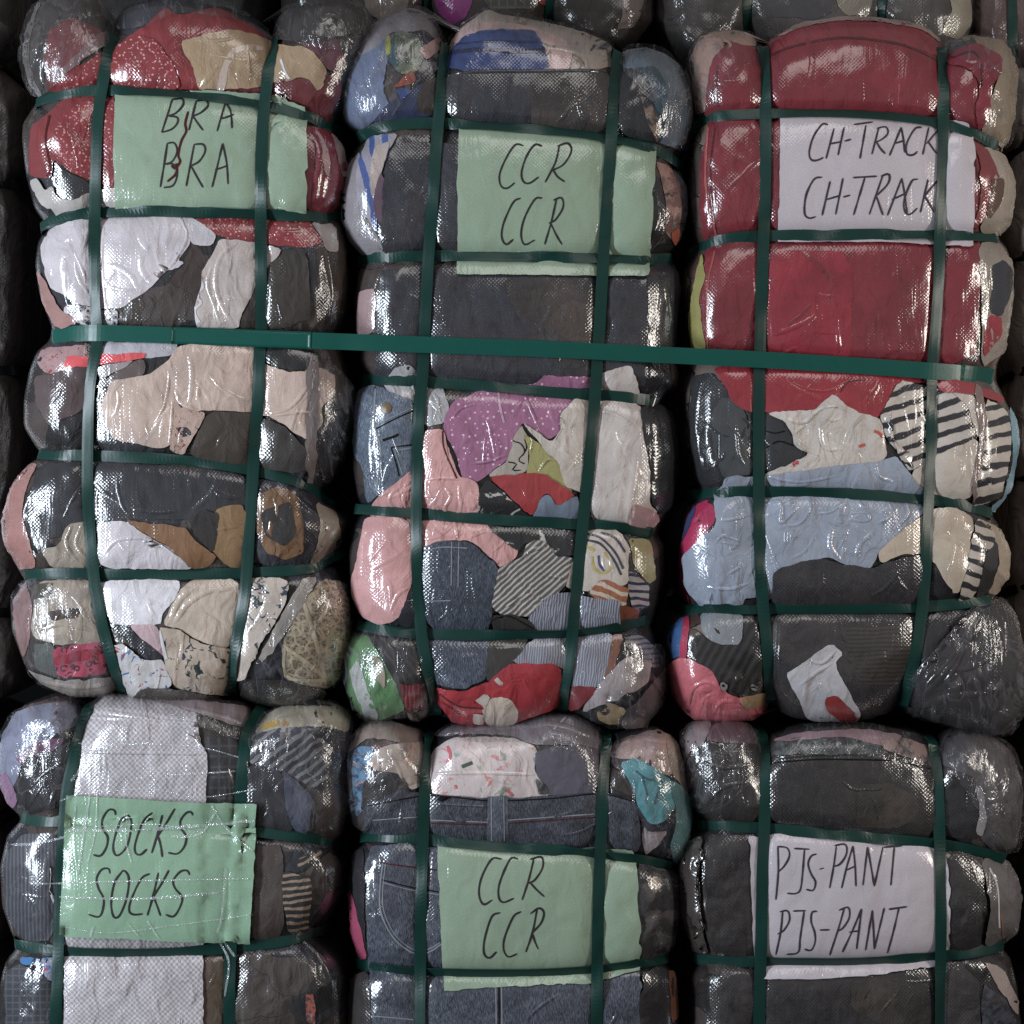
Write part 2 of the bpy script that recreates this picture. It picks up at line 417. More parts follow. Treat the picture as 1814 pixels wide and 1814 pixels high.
        for k, p in enumerate(vo):
            dk = dist[ov[k][0]] if ov[k] else 0
            a_, b_ = p[0], p[1]; h, n = s.hit(a_, b_)
            for _ in range(16):      # keep the cloth inside the bale's outline
                if not s.missed: break
                a_ += 3*np.sign(s.cx-a_); b_ += 1.5*np.sign(s.cy-b_); h, n = s.hit(a_, b_)
            off = base+puff*.001*(1-math.exp(-dk/14))+(.0004*noise.noise((p[0]*.04, p[1]*.04, lay)) if dk else 0)
            if s.missed: off *= .3
            verts.append(h+n*off); uvs.append((p[0]*.001, -p[1]*.001)); nrm.append(n)
        faces = [tuple(f) for f in fo if len(f) >= 3]
        # front faces towards the camera
        out = []
        for f in faces:
            a, b, c = (verts[i] for i in f[:3]); nn = (b-a).cross(c-a)
            out.append(f if nn.dot(nrm[f[0]]) > 0 else tuple(reversed(f)))
        faces = out; mats = [mat]; midx = [0]*len(faces)
        bv = BVHTree.FromPolygons(verts, faces)
        nb = len(verts); base_faces = list(faces)
        area_ = .5*abs(sum(a[0]*b[1]-b[0]*a[1] for a, b in zip(bd, np.roll(bd, -1, 0))))
        rr = random.Random(int(x0*7+y0*13))
        nf = folds if folds is not None else (0 if not soft else min(12, int(area_/2700)))
        gi = [(a, b) for a, b, o_, d_ in zip(gx, gy, ok, dd) if o_ and d_ > 14]
        for _ in range(nf if len(gi) > 8 else 0):
            a, b = rr.choice(gi); th = rr.uniform(0, math.pi) if rr.random() < .6 else rr.gauss(math.pi/2, .35); q_ = [(a, b)]; bend = rr.gauss(0, .05)
            for k_ in range(rr.randint(5, 15)):
                a += 7*math.cos(th); b += 7*math.sin(th); th += bend+rr.gauss(0, .09)
                if not (x0 < a < x1 and y0 < b < y1): break
                i_ = int(np.argmin((gx-a)**2+(gy-b)**2))
                if not (ok[i_] and dd[i_] > 8): break
                q_.append((a, b))
            if len(q_) < 5: continue
            lv, lf, lu = fold_on(lambda a, b: s.hit(a, b, bv), catmull(q_, 5), rr.uniform(7, 15), rr.uniform(.0007, .0016))
            k = len(verts); verts += lv; uvs += lu; fl = [tuple(i+k for i in f) for f in lf]; faces += fl; midx += [0]*len(fl)
        for ln in lines:
            lp, wd, lm = ln[0], ln[1], ln[2]
            if lm in FOLD:
                lv, lf, lu = fold_on(lambda a, b: s.hit(a, b, bv), catmull(pts(crop, lp), 5), wd*3.4, .0026 if lm == FOLD[0] else .0018)
                k = len(verts); verts += lv; uvs += lu; fl = [tuple(i+k for i in f) for f in lf]; faces += fl; midx += [0]*len(fl)
                continue
            if lm not in mats: mats.append(lm)
            mi = mats.index(lm)
            lv, lf, lu = ribbon_on(lambda a, b: s.hit(a, b, bv), catmull(pts(crop, lp), 5), wd, .0007)
            k = len(verts); verts += lv; uvs += lu; fl = [tuple(i+k for i in f) for f in lf]; faces += fl; midx += [mi]*len(fl)
        o = link(name, verts, faces, mats, parent or s.o, uvs, midx=midx)
        if label: o['label'] = label
        s.add_solid(verts[:nb], base_faces)
        s.last = bv
        return o
    def writing(s, parent, crop, strokes, mat, wd=4.2, name='handwriting'):
        verts, faces, uvs = [], [], []
        for st in strokes:
            lv, lf, lu = ribbon_on(lambda a, b: s.hit(a, b, s.last), catmull(pts(crop, st), 4), wd, .0006, taper=True)
            k = len(verts); verts += lv; uvs += lu; faces += [tuple(i+k for i in f) for f in lf]
        return link(name, verts, faces, mat, parent, uvs)
    def strap(s, raw, mat, vertical, width=21, off=.0022, bvh=None, taut=.55, parent=None, name='strap', thick=.0011, ends=(True, True), nsm=7):
        q = catmull(raw, 7); bv = bvh or s.full()
        H = [s.hit(a, b, bv) for a, b in q]
        S = np.r_[0, np.cumsum(np.hypot(*np.diff(q, axis=0).T))]
        w2 = width*.4
        tg = np.gradient(q, axis=0); tg /= np.linalg.norm(tg, axis=1)[:, None]
        y = np.empty(len(q))
        for i, (a, b) in enumerate(q):
            ys = [H[i][0].y]
            for e in (-w2, w2):
                p, n = s.hit(a-tg[i][1]*e, b+tg[i][0]*e, bv); ys.append(p.y)
            y[i] = np.median(ys)*.6+min(ys)*.4
        hl = hull_min(S, y)
        sm = smooth1(y, 5)
        yy = np.minimum(taut*hl+(1-taut)*sm, np.maximum(y, hl))
        yy = smooth1(yy, 4)-off
        pt = [P(a, b, c) for (a, b), c in zip(q, yy)]
        N = np.array([tuple(h[1]) for h in H]); 
        for k in range(3): N[:, k] = smooth1(N[:, k], nsm)
        if nsm > 7: N[8:-8] = N[8:-8]*.15+np.array([0, -1, 0])*.85
        # the band wraps round the far sides
        pts3, nr = list(pt), [Vector(n).normalized() for n in N]
        axis = 2 if vertical else 0
        for end in (0, 1):
            if not ends[end]: continue
            e = pts3[0] if end == 0 else pts3[-1]; e2 = pts3[2] if end == 0 else pts3[-3]
            dr = Vector((e.x-e2.x, 0, e.z-e2.z)); dr = dr.normalized() if dr.length > 1e-6 else Vector((1, 0, 0))
            n0 = nr[0] if end == 0 else nr[-1]
            for r, bk, mixn in ((.006, .012, .5), (.010, .035, .85), (.012, .08, 1), (.010, .20, 1), (.008, .34, 1)):
                p = e+dr*r+Vector((0, bk, 0)); nn = (n0*(1-mixn)+dr*mixn).normalized()
                if end == 0: pts3.insert(0, p); nr.insert(0, nn)
                else: pts3.append(p); nr.append(nn)
        v, f, u = band(pts3, nr, width*.001, thick)
        o = link(name, v, f, mat, parent or s.o, u, smooth=False)
        s.add_solid(v, f)
        return o, pts3, nr

def ribbon_on(hit, q, wd, off, taper=False):
    tg = np.gradient(q, axis=0) if len(q) > 1 else np.array([[1, 0]]); tg /= np.maximum(1e-6, np.linalg.norm(tg, axis=1))[:, None]
    v, f, u = [], [], []
    for i, (a, b) in enumerate(q):
        w = wd*.48*(1+.38*noise.noise((a*.06, b*.06, 2)))
        if taper and (i == 0 or i == len(q)-1): w *= .6
        for e in (-1, 0, 1):
            x, yv = a-tg[i][1]*e*w, b+tg[i][0]*e*w
            p, n = hit(x, yv); v.append(p+n*(off+(.00025 if e == 0 else 0))); u.append((x*.001, -yv*.001))
    for i in range(len(q)-1):
        for k in (0, 1): f.append((i*3+k, i*3+k+1, i*3+k+4, i*3+k+3))
    return v, f, u
FOLD = []
def fold_on(hit, q, wd, h):
    """a raised crease of the cloth itself, dying out at both ends"""
    tg = np.gradient(q, axis=0); tg /= np.maximum(1e-6, np.linalg.norm(tg, axis=1))[:, None]
    v, f, u = [], [], []; n_ = len(q)
    for i, (a, b) in enumerate(q):
        k = min(1, i/4, (n_-1-i)/4); w = wd*.5*(.6+.4*k)
        for e, hh in ((-1, -.0002), (-.45, .62*h*k), (.1, h*k), (.5, .45*h*k), (.8, -.0003)):
            x, yv = a-tg[i][1]*e*w, b+tg[i][0]*e*w
            p, n = hit(x, yv); v.append(p+n*(hh+.0002)); u.append((x*.001, -yv*.001))
    for i in range(n_-1):
        for k in range(4): f.append((i*5+k, i*5+k+1, i*5+k+6, i*5+k+5))
    return v, f, u
def band(p, n, width, thick):
    v, f, u = [], [], []; L = 0
    for i in range(len(p)):
        t = (p[min(i+1, len(p)-1)]-p[max(i-1, 0)]).normalized()
        w = t.cross(n[i]).normalized(); nn = w.cross(t).normalized()
        if nn.dot(n[i]) < 0: nn = -nn
        if i: L += (p[i]-p[i-1]).length
        for a, b in ((-1, 0), (-.55, 1), (.55, 1), (1, 0), (1, -1), (-1, -1)):
            hgt = .5*thick*(1.15 if b == 1 else .7 if b == 0 else -1)
            v.append(p[i]+w*(a*width/2)+nn*hgt); u.append((L, a*width/2))
    for i in range(len(p)-1):
        for k in range(6):
            k2 = (k+1) % 6; f.append((i*6+k, i*6+k2, i*6+6+k2, i*6+6+k))
    f.append(tuple(range(6))); f.append(tuple(reversed(range(len(v)-6, len(v)))))
    return v, f, u
# ------------------------------------------------------------------ shared materials
M = {}
M['strap'] = plain('green_strap_plastic', (20, 68, 61), .36, .4, 1.42, nz=.3, bumpd=.0005, bscale=28)
M['wide'] = plain('green_wide_strap_plastic', (4, 86, 76), .32, .45, 1.5, nz=.2, bumpd=.0005, bscale=22)
M['oldstrap'] = plain('black_strap_plastic', (18, 22, 22), .4, .5, 1.0)
M['ink'] = plain('marker_ink', (66, 58, 62), .6, .2, 1.3, nz=.9)
M['ink2'] = plain('violet_marker_ink', (76, 64, 80), .6, .2, 1.3, nz=.9)
M['seam'] = plain('seam_thread', (150, 150, 158), .8, .2, 1.0)
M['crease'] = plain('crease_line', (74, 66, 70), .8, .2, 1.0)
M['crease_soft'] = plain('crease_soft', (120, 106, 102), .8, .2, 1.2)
M['dark'] = plain('dark_thread', (30, 28, 32), .8, .2, 1.0)
M['redthread'] = plain('red_thread', (96, 34, 30), .8, .2, 1.0)
M['white_t'] = plain('white_thread', (205, 200, 202), .8, .2, 1.3)
M['brass'] = plain('brass_button', (120, 95, 62), .4, .6, 1.2)
M['steel'] = plain('steel_eyelet', (150, 145, 140), .35, .6, 1.2)
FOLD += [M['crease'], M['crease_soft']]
def paper(name, col):
    return cloth(name, col, film=.85, wr=.12, var=.10, weave=.8, veil=.7, crough=.2)
M['green_paper'] = paper('green_paper', (142, 162, 138))
M['white_paper'] = paper('white_paper', (192, 183, 190))
M['green_paper_b'] = paper('bright_green_paper', (133, 165, 137))
M['film'] = filmmat('clear_film', (120, 116, 120), .16, .12)
M['milky'] = filmmat('milky_film', (112, 106, 108), .20, .14)
M['thin'] = filmmat('thin_film', (120, 118, 124), .09, .10, 40)

C_ = {}
def K(col, pat=None, col2=None, **kw):
    """one cloth material per colour and pattern"""
    key = (col, pat, col2, tuple(sorted(kw.items())))
    if key not in C_: C_[key] = cloth('cloth_%s_%d' % (pat or 'plain', len(C_)), col, pat, col2, **kw)
    return C_[key]
def label_sheet(b, mat, crop, spec, text, strokes, ink, wd=3.5, extra=None):
    o = b.garment('paper_label', mat, crop, spec, label=text, puff=.4, soft=False, step=8, jit=.35, lift=.0022)
    b.writing(o, crop, strokes, ink, wd)
    if extra: b.writing(o, crop, extra, M['redthread'], 4.5, 'loose_thread')
    return o

BL = []
# ================================================================== BRA bale
B1 = Bale('clothes bale with a green paper reading BRA twice, red and cream underwear inside',
  L=[(-30, 60), (0, 67), (53, 46), (99, 39), (141, 48), (174, 68), (184, 66), (198, 42), (247, 39), (310, 46), (370, 61), (396, 80), (414, 76), (430, 67), (469, 62), (522, 70), (580, 92), (604, 88), (622, 65), (658, 51), (709, 42), (756, 42), (796, 66), (806, 78), (822, 50), (862, 18), (920, 2), (964, 6), (1004, 32), (1018, 52), (1028, 46), (1069, 18), (1117, 21), (1178, 44), (1211, 73), (1240, 110)],
  R=[(-30, 640), (0, 655), (60, 662), (120, 645), (190, 612), (226, 592), (236, 596), (261, 614), (318, 616), (368, 604), (384, 594), (400, 606), (440, 617), (520, 617), (570, 610), (596, 598), (612, 600), (640, 606), (690, 622), (745, 620), (800, 606), (846, 586), (878, 570), (890, 580), (925, 615), (960, 608), (984, 588), (994, 580), (1006, 596), (1066, 615), (1127, 615), (1200, 598), (1240, 570)],
  T=[(30, 90), (45, 40), (70, 0), (110, -22), (165, -18), (192, 20), (202, 52), (212, 20), (250, -5), (310, -10), (400, 10), (450, 40), (480, 62), (489, 70), (500, 22), (560, 0), (610, -2), (640, 15), (665, 60)],
  B=[(5, 1100), (40, 1175), (75, 1212), (130, 1232), (180, 1232), (212, 1226), (230, 1240), (300, 1246), (380, 1244), (410, 1226), (430, 1232), (480, 1246), (560, 1243), (600, 1200), (620, 1120)],
  hs=[[(66, 181), (90, 172), (130, 163), (183, 160), (250, 162), (330, 167), (420, 178), (470, 187), (530, 201), (570, 216), (600, 233)],
      [(74, 401), (102, 388), (141, 380), (176, 376), (282, 374), (380, 377), (459, 380), (600, 384)],
      [(88, 600), (130, 592), (180, 590), (330, 595), (545, 603), (610, 606)],
      [(70, 805), (110, 806), (153, 807), (255, 811), (364, 819), (448, 833), (500, 845), (538, 857), (566, 872), (584, 890)],
      [(46, 1019), (102, 1016), (180, 1017), (255, 1018), (437, 1015), (538, 1008), (570, 999), (592, 986)]],
  vs=[[(200, 62), (190, 104), (183, 141), (173, 212), (170, 283), (168, 353), (167, 460), (168, 529), (172, 590), (171, 611), (160, 680), (156, 750), (155, 855), (158, 927), (164, 1000), (169, 1045), (178, 1095), (189, 1140), (202, 1185), (214, 1222)],
      [(487, 68), (480, 104), (473, 148), (466, 212), (463, 283), (462, 353), (462, 441), (463, 579), (460, 622), (456, 720), (449, 818), (442, 927), (437, 1010), (432, 1060), (423, 1112), (413, 1170), (408, 1222)]],
  base=K((44, 41, 44), 'collage', (58, 56, 66), col3=(74, 60, 52), wr=.9), seed=1); BL.append(B1)
g = B1.garment
lace_red = K((130, 40, 44), 'lace_dots', (205, 150, 145))
red1 = K((128, 38, 42), wr=.7); mar = K((104, 30, 36), wr=.7); white1 = K((198, 188, 192)); cream = K((186, 170, 162)); tan = K((160, 134, 104)); beige = K((190, 165, 152))
g('grey_film_lobe', K((70, 66, 62), veil=1.6, weave=.3, wr=.4), 'A', '130,400 110,280 130,150 190,10 480,10 570,150 520,170 430,230 400,100 300,110 240,220 220,440 190,470')
g('film_edge', K((118, 110, 106), veil=1.3, weave=.2), 'A', '185,20 150,100 122,200 118,300 150,420 210,505 232,508 185,430 152,320 150,220 175,110 215,20', folds=0)
g('red_underwear', red1, 'A', '235,460 240,300 300,320 420,330 520,250 560,290 640,190 740,130 830,40 900,80 1100,40 1180,90 1340,180 1360,330 1300,470 1150,450 1000,450 600,435 400,450')
g('red_underwear', K((124, 48, 50)), 'A', '250,150 370,90 430,120 520,160 430,260 340,330 250,430 228,310')
g('pink_strip', K((132, 96, 98), veil=2), 'A', '300,360 400,260 520,155 575,175 545,215 420,300 300,400 255,420')
g('red_lace', lace_red, 'A', '590,240 700,180 800,215 870,320 915,445 560,435 555,330')
g('red_lace', lace_red, 'A', '380,380 500,270 510,440 330,450')
g('maroon_underwear', mar, 'A', '1000,450 1160,430 1400,405 1550,380 1600,420 1700,330 1710,450 1640,620 1540,560 1400,500 1150,455')
g('maroon_underwear', K((98, 52, 62)), 'A', '1500,225 1700,190 1730,300 1700,370 1640,350 1580,270')
g('tan_bra', tan, 'A', '900,215 1020,180 1160,155 1280,185 1400,230 1560,250 1640,350 1620,450 1590,460 1540,390 1400,415 1260,445 1150,440 1000,445 985,380 960,320',
  lines=[('1020,182 1060,205 1140,200 1200,180', 2.5, M['crease_soft']), ('1410,300 1440,380 1480,420', 4, M['white_t']), ('1090,330 1040,390 1010,440', 5, M['crease'])])
g('bra_strap', K((182, 162, 150)), 'A', '1090,450 1115,340 1160,250 1230,232 1320,244 1320,266 1230,258 1185,275 1150,350 1130,450')
g('grey_film_lobe', K((60, 56, 54), veil=1.6, weave=.3, wr=.4), 'A', '1395,205 1415,80 1600,15 1760,0 1860,50 1860,140 1700,192 1560,218')
g('red_underwear', K((128, 42, 46)), 'A', '150,820 160,640 260,560 330,500 600,470 595,950 510,945 450,920 340,850 270,800 260,900 160,880', lines=[('215,600 200,700 215,800 260,900', 5, M['crease']), ('250,580 230,700 260,860', 4, M['redthread'])])
g('red_lace', lace_red, 'A', '265,700 300,610 380,540 470,500 590,480 590,940 450,915 340,850 280,780')
g('dark_patch', K((52, 50, 54)), 'A', '285,850 340,860 450,925 500,945 420,975 370,1010 300,990')
g('white_lace_edge', K((176, 168, 162)), 'A', '160,905 200,890 240,960 275,925 295,990 370,1010 420,975 510,950 595,945 595,1045 480,1055 300,1095 270,1040 240,1040 200,1000')
g('maroon_underwear', K((122, 34, 50)), 'A', '1530,630 1640,660 1720,740 1745,900 1710,1070 1530,1065', lines=[('1560,650 1600,750 1590,900 1570,1050', 5, M['crease'])])
g('pale_film_fold', K((172, 140, 140), veil=2), 'A', '1575,650 1620,690 1655,800 1650,900 1625,860 1610,760')
g('pale_film_fold', K((130, 112, 110), veil=2), 'A', '1650,660 1720,740 1745,860 1720,900 1690,780')
g('white_bra', white1, 'A', '205,1240 250,1150 320,1120 500,1095 880,1085 920,1100 960,1190 950,1230 890,1310 930,1315 900,1340 840,1360 760,1440 610,1550 500,1550 400,1530 260,1450 230,1380',
  lines=[('905,1095 940,1180 890,1290 800,1400', 2.5, M['crease_soft']), ('240,1180 230,1300 270,1440', 3, M['crease_soft']), ('520,1120 510,1300 530,1540', 2.5, M['crease_soft'])])
g('red_lace', lace_red, 'A', '960,1085 1300,1095 1545,1105 1625,1220 1540,1245 1400,1232 1100,1190')
g('white_bra', K((192, 184, 188)), 'A', '900,1095 960,1090 1020,1130 1095,1180 1065,1240 960,1225', lines=[('905,1100 945,1180', 3, M['crease'])])
g('cream_bra', K((186, 172, 166)), 'A', '1080,1250 1110,1200 1280,1215 1420,1250 1370,1320 1290,1430 1220,1560 1190,1650 1000,1650 975,1600 990,1500 1015,1420 1010,1370 1040,1330',
  lines=[('1190,1220 1120,1270 1085,1350 1085,1450 1120,1550 1180,1640', 3.5, M['crease_soft']), ('1060,1340 1040,1430 1070,1520 1110,1640', 3, M['crease_soft']), ('1010,1360 990,1400 1020,1440 985,1480 1010,1520 975,1560 1000,1620', 6, M['white_t'])])
g('white_lace_edge', K((60, 58, 62), 'lace', (190, 182, 184)), 'A', '330,1530 410,1530 480,1560 595,1555 595,1640 480,1650 330,1590')
g('pink_underwear', K((160, 118, 112)), 'A', '190,1350 230,1400 300,1540 400,1620 290,1650 215,1510')
g('care_tag', K((158, 150, 148)), 'A', '1560,1120 1680,1130 1700,1270 1640,1260 1600,1180')
g('brown_mesh', K((66, 56, 48)), 'A', '1360,1330 1430,1260 1550,1270 1560,1600 1400,1650 1195,1650 1230,1560 1290,1430')
g('pink_floral_underwear', K((165, 130, 130), 'floral', (150, 60, 60)), 'D', '180,110 200,50 420,30 430,120 300,165 220,170', label='pale pink printed underwear')
g('white_top', K((176, 170, 178)), 'D', '480,20 870,20 850,80 720,95 480,90')
g('brown_slip', K((92, 74, 74)), 'D', '170,190 300,160 430,115 425,330 360,375 230,410 180,310')
g('coral_strap', K((215, 78, 84)), 'D', '310,130 340,85 480,80 720,68 710,95 480,132 340,140')
g('brown_slip', K((100, 86, 82)), 'D', '470,235 600,140 700,95 715,175 560,225 500,240')
g('white_slip', K((150, 138, 138)), 'D', '480,140 660,105 600,150 490,195')
g('beige_bra', beige, 'D', '500,310 550,205 720,180 820,110 880,35 1200,40 1250,55 1300,130 1390,160 1480,160 1560,145 1625,190 1610,290 1560,320 1570,410 1500,500 1400,430 1320,380 1230,362 1040,352 960,352 880,385 830,520 770,525 560,490 520,420',
  lines=[('855,250 880,310 960,348', 3.5, M['crease_soft']), ('1020,175 1080,240 1160,290 1230,300', 3, M['crease_soft']), ('840,300 835,400 825,510', 3, M['crease']), ('1310,370 1420,330 1500,230', 3, M['crease_soft']), ('1330,375 1450,360 1560,355', 2.5, M['crease_soft'])])
g('floral_panel', K((176, 148, 134), 'floral', (120, 50, 50), s=1.4), 'D', '840,300 960,352 1010,362 950,470 900,560 825,530')
g('brown_mesh', K((78, 66, 56)), 'D', '1020,358 1240,365 1230,610 1160,600 930,560 960,470')
g('brown_mesh', K((66, 58, 54)), 'D', '1280,385 1400,435 1495,540 1490,650 1270,625')
g('black_strap', K((38, 36, 38)), 'D', '1300,45 1555,70 1530,150 1390,155 1300,120')
g('film_fold', K((118, 104, 100), veil=2), 'D', '1495,90 1540,90 1550,300 1525,690 1485,690')
g('navy_gusset', K((46, 46, 54)), 'D', '860,430 920,425 940,465 890,480')
g('salmon_underwear', K((158, 110, 104)), 'D', '5,880 45,730 140,612 185,605 130,720 110,850 150,1000 180,1115 90,1125 20,1000', lines=[('120,620 50,760 60,900 30,1000', 3, M['crease_soft'])])
g('slate_slip', K((58, 56, 62)), 'D', '190,615 420,600 1200,650 1190,830 1000,880 600,880 430,890 300,960 180,980 130,850', )
g('white_bra', white1, 'D', '480,900 600,880 700,950 830,1020 940,1090 930,1115 480,1115', lines=[('500,1060 560,990 660,970 760,990 900,1090', 3, M['crease_soft'])])
g('cream_underwear', K((156, 142, 128)), 'D', '330,900 435,885 445,1115 250,1115 200,1020 280,1010', lines=[('350,910 320,1000 390,1100', 3, M['crease']), ('400,900 370,1000 430,1080', 3, M['crease_soft'])])
g('tan_bra', K((128, 90, 58)), 'D', '600,880 780,905 900,920 960,990 1060,1060 1010,1110 930,1115 830,1015 700,945')
g('tan_bra', K((134, 104, 70)), 'D', '1070,815 1195,805 1195,1115 1100,1095 1030,1030 980,940')
g('dark_patch', K((56, 50, 48)), 'D', '980,830 1075,850 1050,980 1030,1040 960,960 920,900')
g('tan_strap', K((118, 84, 54), wr=.9), 'D', '1255,760 1350,720 1440,750 1475,900 1475,1040 1400,1075 1300,1045 1245,930')
g('dark_patch', K((60, 55, 54)), 'D', '1270,840 1420,790 1440,960 1380,1015 1290,960')  # dark patch painted for the shaded opening inside the tan strap
g('white_strap', K((150, 136, 122)), 'D', '1530,790 1640,850 1665,1000 1600,1095 1500,1115 1545,1000 1560,900')
g('cream_underwear', K((170, 154, 138)), 'D', '150,1440 170,1250 200,1180 440,1170 470,1350 505,1490 250,1485', lines=[('180,1420 300,1390 450,1420', 4, M['crease']), ('380,1300 420,1360 470,1400', 3, M['crease_soft'])])
g('brown_strip', K((92, 66, 46), 'leopard', (50, 36, 30)), 'D', '205,1330 400,1308 385,1362 230,1375')
g('dark_slot', K((84, 78, 60)), 'D', '160,1200 265,1190 262,1245 165,1275')  # dark patch painted where a shaded slot opens between garments
g('pink_underwear', K((140, 104, 102)), 'D', '65,1240 130,1175 160,1300 145,1480 115,1560 70,1400')
g('grey_strap', K((98, 102, 96)), 'D', '165,1480 265,1480 295,1650 180,1610')
g('leopard_underwear', K((190, 70, 96), 'leopard', (90, 24, 44)), 'D', '255,1500 500,1475 535,1560 500,1635 285,1650')
g('magenta_strip', K((160, 34, 58)), 'D', '260,1545 420,1510 500,1515 430,1560 270,1585')
g('white_underwear', K((168, 154, 144), veil=2), 'D', '120,1600 300,1660 500,1645 560,1640 605,1720 400,1740 240,1710', lines=[('200,1670 380,1700 560,1680', 3, M['crease_soft'])])
g('white_bra', K((212, 206, 210)), 'D', '490,1175 880,1175 860,1260 790,1340 780,1392 560,1392 510,1330')
g('cream_bra', K((190, 172, 156)), 'D', '790,1390 870,1230 930,1175 1165,1175 1160,1400 1110,1505 1000,1485 860,1405', lines=[('830,1370 880,1270 960,1200', 4, M['crease_soft']), ('850,1385 920,1290 1020,1230 1150,1215', 4, M['crease_soft']), ('770,1370 860,1230', 5, M['white_t'])])
g('pink_lining', K((186, 156, 160)), 'D', '620,1390 760,1388 785,1480 800,1560')
g('black_strap', K((46, 46, 54)), 'D', '540,1400 620,1398 800,1550 760,1575 640,1490')
g('blue_floral_underwear', K((190, 184, 182), 'floral', (60, 100, 150), col3=(150, 50, 70)), 'D', '540,1495 600,1480 700,1560 800,1560 845,1690 680,1700 650,1770 600,1650')
g('floral_bra', K((178, 160, 144), 'floral', (44, 62, 66), col3=(50, 54, 84), s=.9), 'D', '770,1400 860,1408 1000,1490 1110,1500 1132,1520 1145,1720 1090,1735 850,1690 800,1560', lines=[('765,1390 790,1480 810,1560', 6, M['white_t'])])
g('floral_bra', K((182, 166, 154), 'floral', (54, 64, 84), col3=(46, 70, 70), s=.8), 'D', '1170,1175 1400,1175 1400,1280 1330,1400 1260,1500 1200,1650 1130,1660 1165,1400')
g('cream_lace', K((112, 96, 76), 'lace', (178, 160, 132)), 'D', '1560,1175 1650,1190 1685,1300 1685,1450 1640,1650 1580,1690 1380,1650 1375,1480 1480,1280', lines=[('1480,1290 1530,1450 1580,1650', 8, K((192, 176, 146))), ('1370,1490 1470,1560 1585,1655', 8, K((192, 176, 146))), ('1385,1490 1400,1645 1590,1665', 6, K((192, 176, 146)))])
g('film_fold', K((150, 138, 128), veil=2), 'D', '1470,1180 1540,1170 1480,1290 1400,1420 1300,1560 1260,1560 1330,1420')
g('brown_underwear', K((78, 66, 60)), 'D', '650,1750 690,1690 850,1690 1090,1740 900,1800 700,1800')
g('dark_underwear', K((58, 52, 50)), 'D', '1200,1650 1380,1650 1580,1690 1560,1790 1300,1790 1180,1730')
label_sheet(B1, M['green_paper'], 'A', '590,452 1050,440 1360,470 1530,522 1540,800 1532,1085 590,1075 576,750', None,
  ['865,500 840,580 812,665', '865,500 915,497 918,530 880,570 845,582', '845,582 890,590 890,620 860,650 812,665', '985,508 967,580 948,655', '985,508 1030,503 1045,530 1010,565 965,585', '968,582 990,615 1020,655', '1132,515 1110,590 1090,660', '1132,515 1158,560 1165,645', '1105,597 1140,588 1175,574',
   '840,720 825,820 805,940', '840,720 875,718 890,760 865,810 828,825', '828,825 870,825 890,870 870,930 822,942', '975,725 955,830 935,935', '975,725 1020,725 1030,760 1000,810 955,835', '960,835 990,890 1020,942', '1118,720 1092,830 1065,940', '1118,720 1138,820 1145,925', '1080,852 1115,842 1145,830'], M['ink'], 3.5,
  extra=['945,560 930,620 935,660 910,710 895,780 905,810 880,845 860,830', '885,820 885,870 840,912'])

film = lambda b, crop, spec, m='thin', lift=.006: b.garment('loose_film', M[m], crop, spec, lift=lift*.6, puff=2.0, jit=.5, folds=2)
film(B1, 'A', '110,420 105,240 150,60 300,-30 480,0 560,150 520,240 400,330 260,440 200,480', 'milky')
film(B1, 'A', '600,160 640,60 900,10 1150,30 1330,160 1340,200 1180,110 900,80 720,150', 'thin')
film(B1, 'A', '1390,210 1420,60 1620,10 1860,20 1870,150 1720,260 1560,240', 'milky')
film(B1, 'D', '1480,80 1560,90 1700,240 1700,420 1640,640 1560,700 1500,400')
film(B1, 'D', '1260,1560 1480,1180 1660,1190 1690,1400 1640,1660 1400,1760 1210,1700')
film(B1, 'D', '60,1260 140,1170 440,1180 500,1460 560,1660 380,1730 160,1660')
